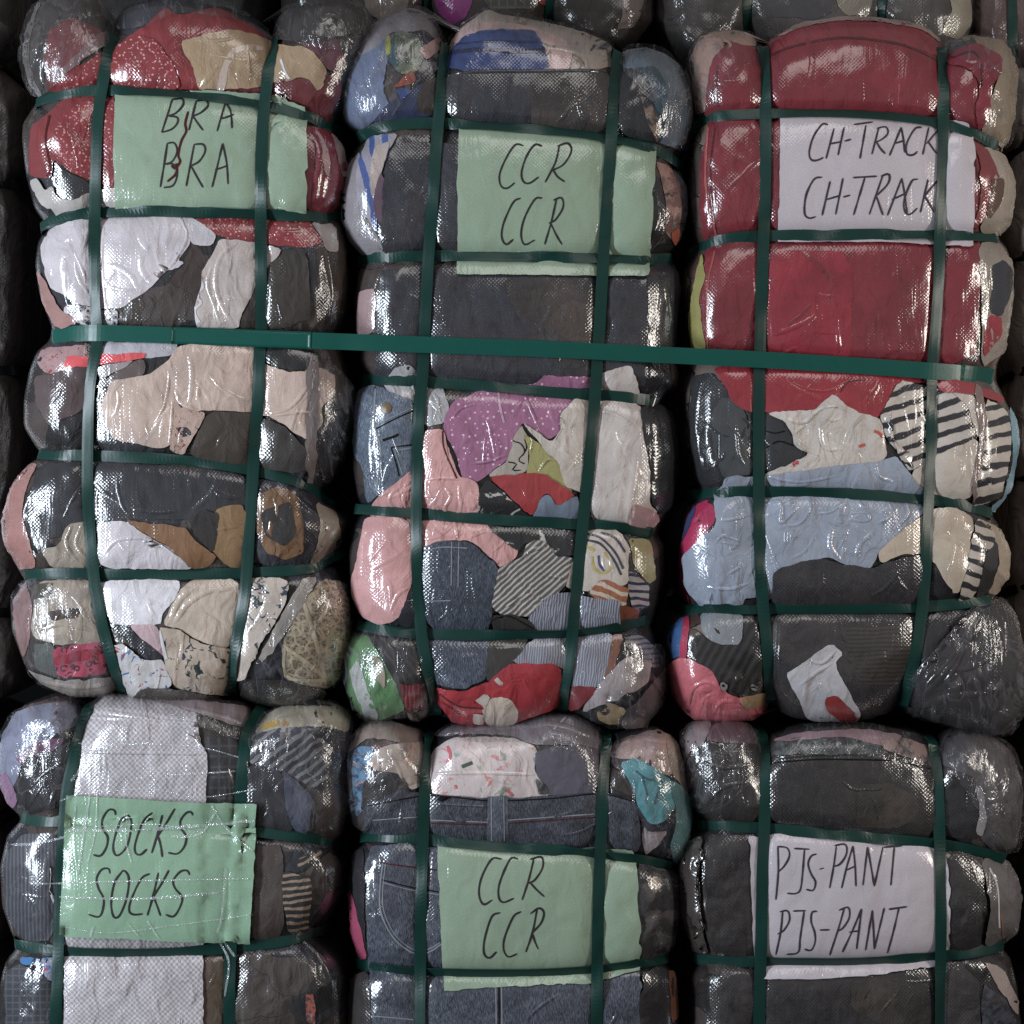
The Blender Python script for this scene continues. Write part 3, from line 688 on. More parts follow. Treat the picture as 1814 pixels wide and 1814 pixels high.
# ================================================================== upper CCR bale
B2 = Bale('upper clothes bale labelled CCR on green paper, dotted pink and salmon baby clothes low down',
  L=[(10, 690), (44, 655), (76, 626), (116, 608), (171, 599), (218, 612), (240, 638), (250, 640), (262, 630), (284, 615), (338, 604), (393, 604), (429, 618), (455, 640), (466, 640), (484, 634), (538, 627), (600, 630), (620, 640), (640, 636), (664, 648), (680, 648), (690, 634), (749, 624), (829, 624), (887, 634), (900, 640), (912, 634), (940, 622), (986, 617), (1058, 620), (1098, 634), (1113, 642), (1126, 622), (1168, 609), (1240, 615), (1269, 635), (1290, 660)],
  R=[(60, 1190), (116, 1206), (164, 1226), (218, 1224), (262, 1213), (286, 1199), (296, 1202), (327, 1216), (382, 1218), (426, 1206), (450, 1188), (462, 1186), (475, 1202), (509, 1206), (564, 1202), (620, 1196), (632, 1192), (662, 1204), (690, 1200), (708, 1172), (720, 1180), (740, 1190), (804, 1198), (895, 1189), (936, 1166), (946, 1166), (967, 1177), (1022, 1178), (1080, 1163), (1102, 1148), (1116, 1156), (1178, 1173), (1251, 1166), (1284, 1148), (1300, 1120)],
  T=[(590, 180), (610, 115), (630, 76), (660, 44), (690, 25), (722, 14), (750, 20), (775, 38), (788, 72), (794, 84), (800, 60), (820, 38), (850, 22), (867, 15), (885, 24), (940, 34), (1017, 51), (1060, 66), (1082, 78), (1094, 100), (1104, 90), (1144, 84), (1180, 95), (1206, 116), (1230, 170)],
  B=[(605, 1200), (620, 1245), (640, 1270), (680, 1278), (740, 1275), (764, 1262), (780, 1272), (830, 1283), (900, 1286), (960, 1276), (994, 1258), (1010, 1268), (1060, 1284), (1130, 1288), (1155, 1272), (1175, 1200)],
  hs=[[(640, 240), (655, 233), (689, 222), (762, 218), (907, 226), (1017, 236), (1089, 247), (1144, 259), (1180, 274), (1199, 288)],
      [(640, 462), (660, 457), (689, 455), (798, 453), (944, 455), (1089, 458), (1144, 460), (1185, 458)],
      [(648, 673), (689, 673), (744, 676), (871, 685), (980, 695), (1071, 701), (1118, 705), (1150, 709)],
      [(634, 902), (671, 904), (744, 910), (871, 920), (980, 926), (1053, 930), (1108, 936), (1150, 943)],
      [(638, 1108), (689, 1117), (744, 1122), (871, 1125), (980, 1124), (1035, 1120), (1089, 1112), (1142, 1099)]],
  vs=[[(788, 80), (784, 130), (780, 182), (773, 255), (766, 364), (759, 455), (753, 564), (749, 651), (742, 740), (739, 830), (737, 913), (739, 1004), (744, 1095), (750, 1149), (759, 1190), (768, 1230), (772, 1262)],
      [(1094, 92), (1090, 140), (1086, 200), (1080, 291), (1075, 364), (1068, 473), (1062, 580), (1056, 676), (1047, 786), (1034, 913), (1025, 1004), (1017, 1095), (1009, 1160), (1000, 1215), (996, 1255)]],
  base=K((48, 45, 50), 'collage', (40, 42, 54), col3=(70, 60, 58), wr=.8, weave=1.3), seed=2); BL.append(B2)
g = B2.garment
char = K((56, 57, 68), 'worn', (64, 59, 64), col3=(39, 39, 48), wr=.5, var=.7, weave=1.4, veil=1.1); charb = K((66, 58, 55), 'worn', (78, 68, 62), col3=(48, 43, 44), wr=.5, var=.7, weave=1.3, veil=1.1)
salm = K((206, 152, 148), wr=.9)
g('pale_film_lobe', K((132, 126, 132), veil=2.5, weave=.4), 'B', '220,120 390,40 500,60 590,150 590,210 540,220 480,150 300,160 230,260 130,300 140,210')
g('blue_film_lobe', K((104, 116, 146), veil=2.4, weave=1.6), 'B', '60,500 70,330 130,290 230,240 290,180 305,250 270,420 300,520 230,570 180,640 100,600')
g('green_print_cloth', K((104, 114, 94), 'patchy', (64, 78, 70), col3=(150, 150, 110)), 'B', '295,190 350,150 430,170 475,260 440,350 350,365 305,300')
g('teal_cloth', K((44, 84, 96)), 'B', '300,190 330,230 350,330 300,310 290,240')
g('yellow_trim', K((150, 150, 56)), 'B', '282,180 305,178 312,262 288,275')
g('pink_cloth', K((180, 140, 134)), 'B', '440,245 540,178 565,230 480,295')
g('navy_cloth', K((46, 56, 92)), 'B', '190,640 230,570 300,500 400,440 520,380 525,560 300,585')
g('orange_cloth', K((152, 70, 48)), 'B', '318,425 410,340 435,400 350,425')
g('blue_cloth', K((48, 74, 130)), 'B', '330,445 375,425 410,450 360,490')
g('brown_cloth', K((68, 56, 48)), 'B', '430,500 470,400 530,380 525,550 450,550')
g('floral_pale_cloth', K((158, 146, 136), 'floral', (130, 110, 100), veil=1.8, s=.6), 'B', '600,200 660,130 780,45 850,80 1000,90 1200,140 1380,215 1385,345 590,350')
g('pink_cloth', K((180, 150, 146)), 'B', '600,215 640,150 720,108 900,115 1040,150 1160,195 1190,250 1180,345 1080,335 1000,300 760,200')
g('royal_blue_cloth', K((44, 62, 112), wr=.6), 'B', '595,260 660,185 760,150 1000,150 1050,220 1090,345 595,345', lines=[('600,255 760,240 900,252 1060,245', 7, K((28, 36, 70))), ('620,215 800,200 1020,205', 3, K((30, 40, 80)))])  # darker blue lines paint shade into the folds
g('charcoal_jeans', char, folds=2, crop='B', spec='580,345 1385,340 1390,660 1150,650 570,600', lines=[('585,352 900,346 1380,345', 3, M['crease'])])
g('brown_jeans', charb, 'B', '985,360 1375,350 1370,640 990,620')
g('teal_grey_film_lobe', K((92, 106, 118), veil=2.2), 'B', '1435,330 1450,245 1550,225 1650,260 1720,320 1785,450 1775,600 1740,740 1690,720 1610,690 1600,600 1560,450 1490,345')
g('teal_jacket', K((36, 74, 92), veil=.6), 'B', '1490,335 1600,325 1650,420 1650,560 1620,700 1590,620 1590,480 1540,375')
g('black_cloth', K((36, 36, 40)), 'B', '1425,360 1490,335 1560,400 1600,560 1600,690 1420,650')
g('mottled_cloth', K((120, 98, 82), 'patchy', (70, 60, 58)), 'B', '1520,450 1560,460 1605,570 1610,700 1560,610')
g('white_film_lobe', K((136, 130, 134), veil=2), 'B', '70,1050 65,930 110,790 165,740 150,850 170,980 220,1100 272,1200 260,1245 170,1245 100,1160')
g('striped_shirt', K((150, 145, 155), 'stripes', (64, 84, 142), s=.9, ang=-.2), 'B', '140,950 150,800 200,665 350,650 300,740 260,860 240,1000 250,1140 190,1060')
g('beige_cloth', K((170, 154, 148)), 'B', '205,860 232,720 312,692 272,820 250,950 222,970')
g('mauve_cloth', K((102, 76, 92)), 'B', '225,960 262,830 285,900 285,1120 240,1060')
g('charcoal_jeans', char, folds=2, crop='B', spec='268,1140 270,900 300,780 340,690 1600,760 1560,1260 280,1250')
g('tan_pink_cloth', K((158, 124, 114), 'patchy', (120, 90, 84)), 'B', '1600,790 1650,800 1740,900 1758,1050 1700,1195 1640,1130 1650,1000 1630,900')
g('grey_film_lobe', K((104, 104, 112), veil=2), 'B', '1680,820 1740,890 1757,1000 1740,1130 1700,1190 1730,1000')
g('rust_spot', K((164, 84, 62)), 'B', '1665,1140 1705,1105 1712,1150 1690,1200')
g('charcoal_jeans', char, folds=2, crop='B', spec='265,1290 1560,1350 1550,1700 1545,1900 230,1900 250,1500')
g('brown_jeans', K((64, 56, 56), 'worn', (80, 70, 66), col3=(46, 42, 44), wr=.5, var=.7, weave=1.3), 'B', '860,1350 1310,1352 1300,1680 1240,1800 1100,1790 900,1500')
g('tan_patch', K((82, 70, 64), 'denim', (98, 84, 76), wr=.4, weave=1.2), 'B', '1085,1540 1180,1455 1310,1500 1310,1680 1180,1665 1100,1610')
g('pink_cloth', K((160, 132, 132)), 'B', '150,1420 240,1405 230,1620 145,1650')
g('gloss_film_edge', K((58, 57, 66), veil=1), 'B', '1560,1300 1680,1270 1720,1400 1710,1560 1690,1700 1560,1700')
# below the third strap
g('white_crumple', K((168, 164, 166), wr=1), folds=14, crop='E', spec='320,40 400,15 445,60 440,110 560,130 592,230 570,300 480,320 430,210 290,150 270,110', lines=[('340,60 400,90 430,160', 3, M['crease']), ('500,140 540,200 520,280', 3, M['crease']), ('480,180 560,230', 2, M['crease'])])
g('denim_jacket', K((72, 84, 104), 'denim', (126, 136, 150)), 'E', '130,450 140,250 150,150 215,120 300,150 425,200 425,510 380,560 250,650 200,695 180,520',
  lines=[('235,120 230,300 260,440 240,620', 3, M['seam']), ('235,330 330,280 420,240', 2.5, M['dark']), ('240,310 330,265 415,225', 2, M['seam']), ('270,385 330,365 345,355', 5, M['dark']), ('310,420 420,405', 2.5, M['dark']), ('310,420 330,480 350,560', 2.5, M['dark']), ('330,435 420,420', 2, M['seam']), ('330,440 345,490 365,550', 2, M['seam'])])
g('jacket_button', M['brass'], 'E', '290,203 309,211 317,230 309,249 290,258 271,249 263,230 271,211', soft=True, puff=3.2, step=4, jit=0, lift=.001)
g('pink_dotted_dress', K((158, 100, 132), 'dots', (225, 190, 205)), 'E', '560,330 600,200 740,150 850,130 1020,100 1060,66 1290,75 1285,180 1200,195 1150,260 1130,350 1080,378 1000,330 950,300 900,380 880,475 800,535 740,585 660,575 620,430',
  lines=[('600,290 650,230 720,210', 2.5, M['crease']), ('960,160 1000,260 1040,340', 2.5, M['crease']), ('830,140 840,220 860,300', 4, K((190, 150, 170))), ('700,500 780,490 870,460', 2.5, M['crease'])])
g('cream_print_shirt', K((170, 158, 146)), 'E', '940,310 980,370 975,545 890,552 770,562 880,480 900,380', lines=[('900,390 940,400 960,440 930,480 960,500', 2, M['dark']), ('880,490 920,500 900,530 940,530', 2, M['dark']), ('960,380 970,420 950,460', 2, M['dark'])])
g('yellow_cloth', K((156, 148, 90)), 'E', '955,345 1050,420 1130,500 1195,650 1120,595 1040,548 970,552 985,450', lines=[('1030,540 1070,480 1120,490', 2.5, M['crease']), ('1000,370 990,440', 2, M['crease_soft'])])
g('cream_shirt', K((192, 180, 170)), 'E', '950,300 1000,330 1090,395 1130,350 1130,260 1200,190 1275,185 1245,645 1150,605 1130,500 1050,425', lines=[('1100,400 1150,440 1225,500', 2.5, M['crease_soft']), ('1130,290 1110,380', 2, M['crease_soft'])])
g('cream_shirt', K((190, 178, 172)), 'E', '1270,120 1320,60 1480,18 1512,120 1520,220 1300,200')
g('cream_trousers', K((192, 180, 174)), 'E', '1295,195 1515,210 1530,330 1580,600 1562,690 1600,730 1560,790 1460,805 1280,785', lines=[('1310,240 1400,260 1500,320', 2.5, M['crease_soft']), ('1450,780 1490,600 1500,450', 5, M['crease_soft'])])
g('pink_cloth', K((186, 146, 150)), 'E', '1490,690 1570,715 1612,750 1590,800 1540,812 1450,800')
g('dark_film_side', K((44, 42, 46), veil=.8), 'E', '1515,230 1600,220 1675,255 1700,450 1670,700 1615,740 1575,700 1582,600 1535,350')
g('salmon_shirt', salm, folds=26, crop='E', spec='470,400 482,335 562,330 600,440 640,560 720,582 742,620 740,735 790,825 920,890 928,950 850,1012 800,960 700,875 600,872 470,905 390,1000 370,770 200,765 230,680 330,585 420,520',
  lines=[('560,340 570,430 630,570', 2.5, M['redthread']), ('470,580 540,570 640,575', 2.5, M['crease']), ('500,640 520,700 500,760', 3, M['crease_soft']), ('570,610 600,660 570,720 600,790', 3, M['crease_soft']), ('640,600 650,690 700,720', 3, M['crease_soft']), ('330,620 300,680 340,740', 3, M['crease_soft']), ('380,600 370,680 400,750', 3, M['crease_soft']), ('690,860 760,830 790,830', 3, M['crease']), ('800,930 840,900 870,860', 2.5, M['crease_soft']), ('640,720 620,790 640,870', 3, M['crease_soft']), ('700,640 740,680', 3, M['crease_soft'])])
g('salmon_sleeve', K((204, 150, 148), wr=.5), 'E', '190,765 390,770 415,930 405,1100 350,1250 260,1275 170,1235 125,1100 180,850', lines=[('400,1100 340,1140 300,1230', 3, M['crease_soft']), ('190,780 160,900 150,1100', 3, M['crease_soft'])])
g('black_print_cloth', K((44, 42, 44), 'floral', (180, 175, 170), s=.55, col3=(60, 58, 60)), 'E', '735,640 780,565 890,670 990,745 1215,780 1205,945 1100,955 1040,885 960,885 925,925 800,835 740,745')
g('red_cloth', K((158, 46, 48)), 'E', '785,560 890,552 1040,542 1205,650 1120,700 1060,630 1000,745 900,670')
g('blue_grey_cloth', K((112, 124, 142)), 'E', '995,745 1060,638 1120,698 1215,645 1215,775 1000,750')
g('denim_skirt', K((38, 45, 60), 'denim', (92, 102, 120), weave=1.6), 'E', '465,910 540,875 690,878 835,1000 812,1100 800,1240 780,1300 490,1290 475,1050', lines=[('605,880 603,1090', 2, M['seam']), ('640,880 636,1100', 2, M['seam']), ('470,925 560,905 680,910', 2, M['seam']), ('480,1168 600,1165', 2, M['seam'])])
g('navy_trousers', K((44, 48, 60)), 'E', '340,1270 405,1110 430,950 435,1285', lines=[('385,1165 432,1165', 2, M['seam'])])
g('grey_striped_shirt', K((96, 94, 96), 'stripes', (182, 172, 162), s=2.7, ang=.85), 'E', '835,1000 950,955 960,900 1010,868 1065,880 1105,950 1180,955 1205,1010 1120,1135 1000,1245 880,1235 800,1205 812,1100', lines=[('960,960 1000,920 1060,910', 3, M['crease']), ('990,990 1060,1040 1150,1060', 2.5, M['crease']), ('1080,960 1040,1010', 2.5, M['crease'])])
g('cream_print_shirt', K((188, 174, 162)), 'E', '1255,815 1400,830 1465,900 1455,1095 1330,1062 1290,1115 1150,1110 1185,960 1250,955',
  lines=[('1265,840 1330,860 1400,930 1440,1010', 4, K((60, 62, 84))), ('1262,870 1330,890 1390,960 1430,1040', 4, K((60, 62, 84))), ('1330,835 1400,860 1450,930', 4, K((60, 62, 84))), ('1290,950 1300,1010 1350,1030 1385,990 1350,930', 4, K((176, 160, 80))), ('1320,945 1325,990 1350,1020', 4, K((60, 66, 120))), ('1260,900 1300,920', 5, K((176, 160, 80)))])
g('brown_striped_cloth', K((150, 90, 58), 'stripes', (190, 172, 156), s=1.5, ang=1.9), 'E', '1275,1120 1335,1062 1455,1095 1445,1190 1300,1150')
g('yellow_cloth', K((156, 146, 100)), 'E', '1465,860 1570,868 1603,1060 1560,1085 1490,990')
g('plaid_cloth', K((180, 172, 172), 'stripes', (52, 60, 96), s=1.6, ang=1.6), 'E', '1465,1010 1562,1088 1565,1195 1480,1205 1455,1090')
g('rust_cloth', K((140, 74, 52)), 'E', '1420,1180 1520,1205 1500,1270 1400,1290')
g('seersucker_shirt', K((100, 104, 120), 'stripes', (160, 160, 170), s=5.2, ang=.12), 'E', '970,1250 1080,1132 1180,1122 1240,1140 1422,1155 1412,1290 1220,1320 1000,1315')
g('dark_belt', K((58, 54, 52)), 'E', '795,1235 880,1222 960,1245 1045,1305 960,1330 810,1320', lines=[('800,1260 880,1240 1000,1300', 2, M['dark'])])
# bottom section
g('green_cloth', K((90, 134, 82), weave=1.5), 'E', '80,1450 110,1330 190,1328 260,1440 330,1560 382,1695 250,1750 150,1735 90,1660')
g('white_cloth', K((176, 176, 172), weave=1.5), 'E', '110,1520 150,1440 200,1590 255,1745 190,1735 150,1640')
g('beige_cloth', K((154, 142, 122)), 'E', '225,1420 280,1480 285,1595 240,1560')
g('dark_trousers', K((52, 47, 48), 'stripes', (70, 64, 62), s=2, ang=-.6), 'E', '220,1335 420,1335 465,1480 475,1565 400,1575 300,1490')
g('red_knit', K((146, 48, 50), 'knit', (110, 34, 38)), 'E', '335,1570 475,1565 515,1680 390,1700')
g('fringe_cloth', K((150, 138, 130), 'patchy', (70, 60, 58), s=2), 'E', '385,1690 510,1680 510,1725 400,1740')
g('denim_skirt', K((42, 50, 68), 'denim', (104, 112, 128), weave=1.6), 'E', '490,1340 795,1350 785,1500 760,1552 670,1592 525,1565')
g('charcoal_cloth', K((70, 65, 60)), 'E', '785,1345 985,1350 940,1440 860,1510 770,1560')
g('seersucker_shirt', K((112, 114, 128), 'stripes', (158, 156, 164), s=5.2, ang=.1), 'E', '890,1470 1000,1360 1180,1345 1400,1335 1370,1485 1330,1580 1180,1580 1130,1475')
g('red_shirt', K((160, 38, 48), wr=.8), folds=0, crop='E', spec='525,1580 670,1600 790,1552 880,1470 1130,1468 1125,1670 1060,1690 820,1780 620,1740 555,1660', lines=[('545,1620 640,1680 760,1690', 3, K((90, 20, 30))), ('560,1660 650,1720', 3, K((90, 20, 30)))])
g('pale_print', K((200, 180, 164)), 'E', '750,1690 775,1640 830,1622 890,1630 930,1680 920,1740 850,1765 780,1745', puff=1)
g('pale_print', K((196, 178, 168)), 'E', '720,1640 760,1605 800,1625 770,1670', puff=1)
g('pale_print', K((196, 178, 168)), 'E', '705,1700 765,1695 765,1745 708,1742', puff=1)
g('pale_print', K((196, 178, 168)), 'E', '810,1545 835,1535 862,1572 840,1576', puff=1)
g('rust_cloth', K((126, 80, 60)), 'E', '1390,1345 1435,1345 1400,1500 1335,1580 1365,1480')
g('red_cloth', K((124, 38, 44)), 'E', '1150,1660 1190,1570 1340,1580 1210,1695')
g('grey_print_cloth', K((128, 124, 134), 'stripes', (80, 78, 92), s=2.5, ang=1.5), 'E', '1435,1350 1520,1330 1605,1400 1620,1510 1500,1450')
g('pale_film_fold', K((176, 162, 162), veil=2), 'E', '1320,1580 1450,1430 1560,1465 1545,1560 1400,1645 1240,1690')
g('leopard_cloth', K((160, 134, 96), 'leopard', (60, 46, 36), s=.7), 'E', '1320,1700 1390,1648 1458,1680 1430,1745 1340,1740')
g('dull_film_lobe', K((84, 72, 74), veil=1.8), 'E', '1460,1680 1560,1560 1630,1480 1625,1650 1570,1760 1430,1760')
label_sheet(B2, M['green_paper'], 'B', '643,600 1000,630 1400,690 1590,735 1580,1000 1556,1352 1000,1345 632,1342 635,900', None,
  ['955,710 915,705 870,770 838,850 845,905 875,917 912,890', '1045,712 1010,705 970,760 945,840 955,885 985,892 1028,862', '1130,705 1110,790 1060,888', '1120,712 1170,698 1188,735 1150,800 1095,830', '1098,826 1120,860 1155,885',
   '940,965 905,985 860,1080 848,1150 870,1190 905,1165', '1045,965 1010,970 960,1060 943,1140 960,1190 1010,1168', '1115,970 1090,1080 1058,1190', '1100,975 1140,963 1147,1010 1110,1070 1078,1087', '1085,1082 1112,1140 1142,1190'], M['ink'])

film(B2, 'B', '60,520 70,340 140,220 380,60 500,70 590,170 560,330 420,420 320,560 200,650 110,610', 'thin')
film(B2, 'B', '220,130 380,40 510,70 590,160 580,240 400,150 250,260', 'milky')
film(B2, 'B', '640,180 780,40 1000,80 1380,215 1380,300 1100,220 860,160')
film(B2, 'B', '1440,340 1460,240 1620,240 1780,430 1770,640 1720,740 1620,560')
film(B2, 'E', '1240,1690 1330,1560 1440,1400 1600,1380 1630,1520 1600,1700 1400,1760')
film(B2, 'E', '80,1480 120,1330 420,1330 470,1500 520,1690 160,1740')
# ================================================================== CH-TRACK bale
B3 = Bale('clothes bale with a white paper reading CH-TRACK twice, large red cloth on its front',
  L=[(40, 1262), (67, 1238), (99, 1220), (148, 1226), (195, 1232), (222, 1238), (234, 1236), (250, 1229), (282, 1224), (353, 1222), (410, 1227), (440, 1234), (452, 1230), (470, 1218), (511, 1214), (600, 1220), (632, 1228), (662, 1223), (695, 1212), (786, 1214), (850, 1230), (874, 1238), (888, 1228), (915, 1212), (960, 1205), (1033, 1208), (1066, 1218), (1080, 1226), (1092, 1202), (1110, 1190), (1145, 1183), (1186, 1187), (1251, 1201), (1273, 1227)],
  R=[(50, 1745), (71, 1774), (92, 1794), (131, 1804), (198, 1798), (250, 1786), (262, 1770), (274, 1776), (290, 1786), (318, 1796), (353, 1797), (399, 1788), (414, 1768), (424, 1768), (436, 1782), (469, 1794), (529, 1794), (617, 1781), (645, 1766), (672, 1764), (691, 1772), (742, 1796), (786, 1799), (866, 1786), (902, 1756), (912, 1756), (930, 1768), (975, 1790), (1022, 1788), (1052, 1766), (1062, 1756), (1072, 1784), (1113, 1800), (1178, 1814), (1250, 1816), (1290, 1796)],
  T=[(1215, 120), (1225, 90), (1238, 66), (1262, 55), (1290, 52), (1325, 58), (1344, 76), (1352, 88), (1360, 74), (1390, 54), (1421, 42), (1491, 32), (1562, 34), (1633, 46), (1658, 64), (1670, 84), (1682, 76), (1721, 64), (1774, 71), (1796, 95), (1808, 140)],
  B=[(1185, 1200), (1205, 1250), (1227, 1274), (1290, 1278), (1340, 1272), (1364, 1240), (1376, 1256), (1400, 1270), (1450, 1276), (1530, 1275), (1575, 1264), (1600, 1248), (1620, 1258), (1680, 1275), (1760, 1298), (1798, 1286), (1815, 1230)],
  hs=[[(1234, 224), (1250, 212), (1280, 205), (1368, 201), (1491, 201), (1597, 208), (1668, 219), (1721, 235), (1764, 256)],
      [(1228, 446), (1252, 432), (1297, 422), (1350, 418), (1491, 416), (1633, 415), (1703, 417), (1764, 420)],
      [(1226, 630), (1400, 640), (1600, 654), (1766, 670)],
      [(1234, 876), (1252, 873), (1336, 871), (1445, 873), (1554, 877), (1656, 886), (1718, 897), (1755, 909)],
      [(1222, 1080), (1250, 1079), (1336, 1078), (1481, 1078), (1627, 1075), (1700, 1069), (1752, 1063)]],
  vs=[[(1352, 85), (1355, 130), (1356, 182), (1356, 282), (1354, 388), (1350, 494), (1347, 600), (1345, 662), (1344, 786), (1345, 931), (1347, 1004), (1352, 1077), (1358, 1131), (1362, 1186), (1364, 1240)],
      [(1668, 86), (1670, 130), (1671, 182), (1670, 282), (1666, 388), (1663, 494), (1656, 600), (1651, 676), (1650, 786), (1645, 895), (1640, 1004), (1634, 1077), (1624, 1149), (1611, 1204), (1601, 1246)]],
  base=K((96, 84, 78), 'collage', (120, 106, 96), col3=(84, 60, 56), veil=1.45), seed=3); BL.append(B3)
g = B3.garment
redt = K((124, 32, 44), wr=.8, weave=.9, var=.7); stripe = K((196, 186, 176), 'stripes', (54, 48, 56), s=.93, ang=1.24)
g('dark_interior', K((48, 45, 49), var=.4), 'N', '1235,660 1760,680 1780,900 1760,1060 1620,1260 1400,1262 1230,1100 1220,900')
g('tan_film_lobe', K((164, 132, 118), veil=1.6, weave=.3, wr=.9), 'C', '130,300 180,190 330,150 460,170 500,230 380,240 340,250 250,310 225,560 170,570 150,400', lines=[('300,180 340,230 300,290', 3, M['crease_soft']), ('380,180 420,210', 3, M['crease_soft'])])
g('red_tracksuit', redt, 'C', '500,240 520,180 700,118 900,90 1100,95 1300,130 1390,190 1420,300 1560,300 1620,450 1570,640 1610,800 1580,1150 1600,1350 1560,1850 250,1850 200,1650 180,1500 225,1260 190,1100 190,850 230,640 215,550 245,300 340,210 480,250',
  lines=[('540,280 650,235 900,190 1200,225 1395,310', 4, K((84, 26, 32))), ('275,330 270,450 280,540', 3, K((92, 28, 34))), ('228,640 215,850 225,1000 270,1190', 4, K((164, 82, 80))), ('262,640 240,850 250,1050 272,1180', 2.5, K((84, 26, 32))), ('262,1260 225,1450 225,1750', 3, K((160, 80, 70))), ('1570,800 1590,1000 1570,1150', 3, K((92, 28, 34)))])
g('red_tracksuit', K((130, 40, 50), wr=.8), 'C', '535,245 600,170 800,110 1100,100 1310,140 1385,200 1385,295 1200,220 900,190 650,240 550,275')
g('pale_film_edge', K((164, 140, 132), veil=2), 'C', '560,200 700,118 900,88 1100,92 1330,130 1395,195 1390,225 1310,160 1100,118 900,110 720,140')
g('bright_red_cloth', K((140, 30, 46), wr=.7, var=.8), 'C', '535,1255 950,1270 945,1850 528,1850', label='brighter red cloth under the label')
g('tan_film_lobe', K((150, 134, 112), veil=1.8, weave=1.6), 'C', '1405,270 1440,205 1550,180 1700,200 1770,270 1788,370 1772,560 1742,770 1660,720 1600,660 1640,500 1700,340 1690,290 1580,235 1440,295')
g('grey_film_edge', K((88, 82, 82), veil=2), 'C', '1410,265 1445,205 1540,185 1580,230 1480,260 1440,300')
g('crimson_cloth', K((126, 26, 46), wr=.9), 'C', '1430,285 1570,222 1695,290 1695,370 1640,440 1640,560 1590,660 1560,560 1590,440 1540,350 1440,325', lines=[('1450,290 1560,260 1600,340 1590,440', 3, K((70, 12, 24)))])
g('film_lobe', K((158, 146, 132), veil=2), 'C', '1590,740 1700,770 1768,900 1773,1000 1740,1130 1690,1185 1580,1160 1640,1000 1640,880', lines=[('1680,780 1720,900 1700,1050', 3, M['crease_soft'])])
g('red_cloth', K((126, 48, 50)), 'C', '1550,715 1620,755 1690,900 1645,910 1620,1080 1550,1155 1590,1000 1590,850')
g('brown_cloth', K((100, 66, 52)), 'C', '1645,905 1705,900 1695,1020 1620,1110')
g('film_lobe', K((148, 138, 128), veil=2), 'C', '1580,1225 1680,1220 1765,1330 1765,1500 1720,1760 1590,1850 1600,1500')
g('navy_cloth', K((54, 55, 66)), 'C', '1645,1340 1700,1308 1745,1350 1745,1450 1690,1600 1635,1560 1650,1450')
g('crimson_cloth', K((154, 36, 52)), 'C', '1635,1575 1695,1595 1695,1680 1600,1800 1605,1680')
g('yellow_cloth', K((146, 140, 80)), 'C', '200,1265 215,1400 185,1500 225,1760 150,1760 135,1600 165,1400')
# lower half
g('charcoal_hoodie', K((54, 55, 60), wr=.5), 'F', '190,300 200,70 300,55 350,120 480,245 640,270 665,340 745,440 700,495 560,535 500,555 350,575 270,605 215,570',
  lines=[('400,190 460,250 470,330', 3, M['dark']), ('560,420 620,390 690,410', 3, M['dark']), ('560,340 600,350 650,340', 2.5, M['dark']), ('240,90 215,300 250,560', 3, M['crease'])])
g('grey_cloth', K((74, 77, 80), wr=.5), 'F', '290,260 350,165 480,245 495,545 350,570 300,450')
g('red_tracksuit', K((146, 34, 46), wr=.6), 'F', '300,30 560,30 1340,60 1340,110 1200,110 1150,200 1100,275 1000,250 930,240 560,250 480,245 390,205 345,100', lines=[('920,150 960,100 1040,90', 2.5, K((100, 24, 34)))])
g('white_shirt', K((200, 190, 182), wr=.9), 'F', '555,250 800,240 830,200 880,162 942,212 1015,255 1100,272 1125,330 1145,445 1130,485 900,515 600,555 545,550 680,495 770,455 690,410 680,340 640,290',
  lines=[('640,280 740,300 790,260 850,220', 3, M['crease']), ('690,360 760,300', 3, M['crease']), ('820,300 830,390 860,430 930,430', 3, M['crease']), ('700,360 740,420 820,460', 2.5, M['crease']), ('840,230 900,220 970,250', 2.5, M['crease']), ('800,240 880,290 940,270', 2.5, M['crease_soft']), ('1085,340 1110,350 1125,370', 5, K((190, 70, 60))), ('1010,415 1040,405', 5, K((190, 70, 60))), ('670,500 715,492', 7, K((180, 50, 56)))])
g('striped_shirt', stripe, 'F', '1105,270 1200,95 1340,130 1500,160 1560,280 1595,370 1400,450 1250,540 1200,455 1140,370', label='white shirt with dark stripes', lines=[('1105,275 1140,380 1230,540', 3, M['crease'])])
g('white_shirt', K((190, 178, 166), wr=.4), 'F', '1400,450 1595,365 1560,655 1400,660 1320,640 1245,545')
g('white_shirt', K((196, 184, 174), wr=.4), 'F', '1400,120 1560,150 1600,350 1580,375 1540,240 1490,180')
g('striped_sleeve', K((196, 188, 180), 'stripes', (54, 50, 60), s=.9, ang=1.35), 'F', '1610,185 1700,230 1740,320 1730,450 1690,650 1550,700 1570,560 1610,400')
g('sky_blue_cloth', K((116, 160, 182)), 'F', '1720,220 1775,330 1778,420 1740,630 1660,750 1635,700 1700,640 1742,450')
g('red_cloth', K((154, 54, 62)), 'F', '1390,95 1560,118 1695,180 1695,215 1580,172 1400,152')
g('film_fold', K((130, 108, 104), veil=2), 'F', '1560,120 1590,130 1620,300 1600,500 1560,680 1550,640 1590,400')
g('pink_cloth', K((176, 38, 84)), 'F', '220,700 290,678 325,760 225,885 172,985 170,1100 195,1195 140,1160 140,905')
g('navy_cloth', K((60, 64, 110)), 'F', '180,760 225,690 215,750 150,900')
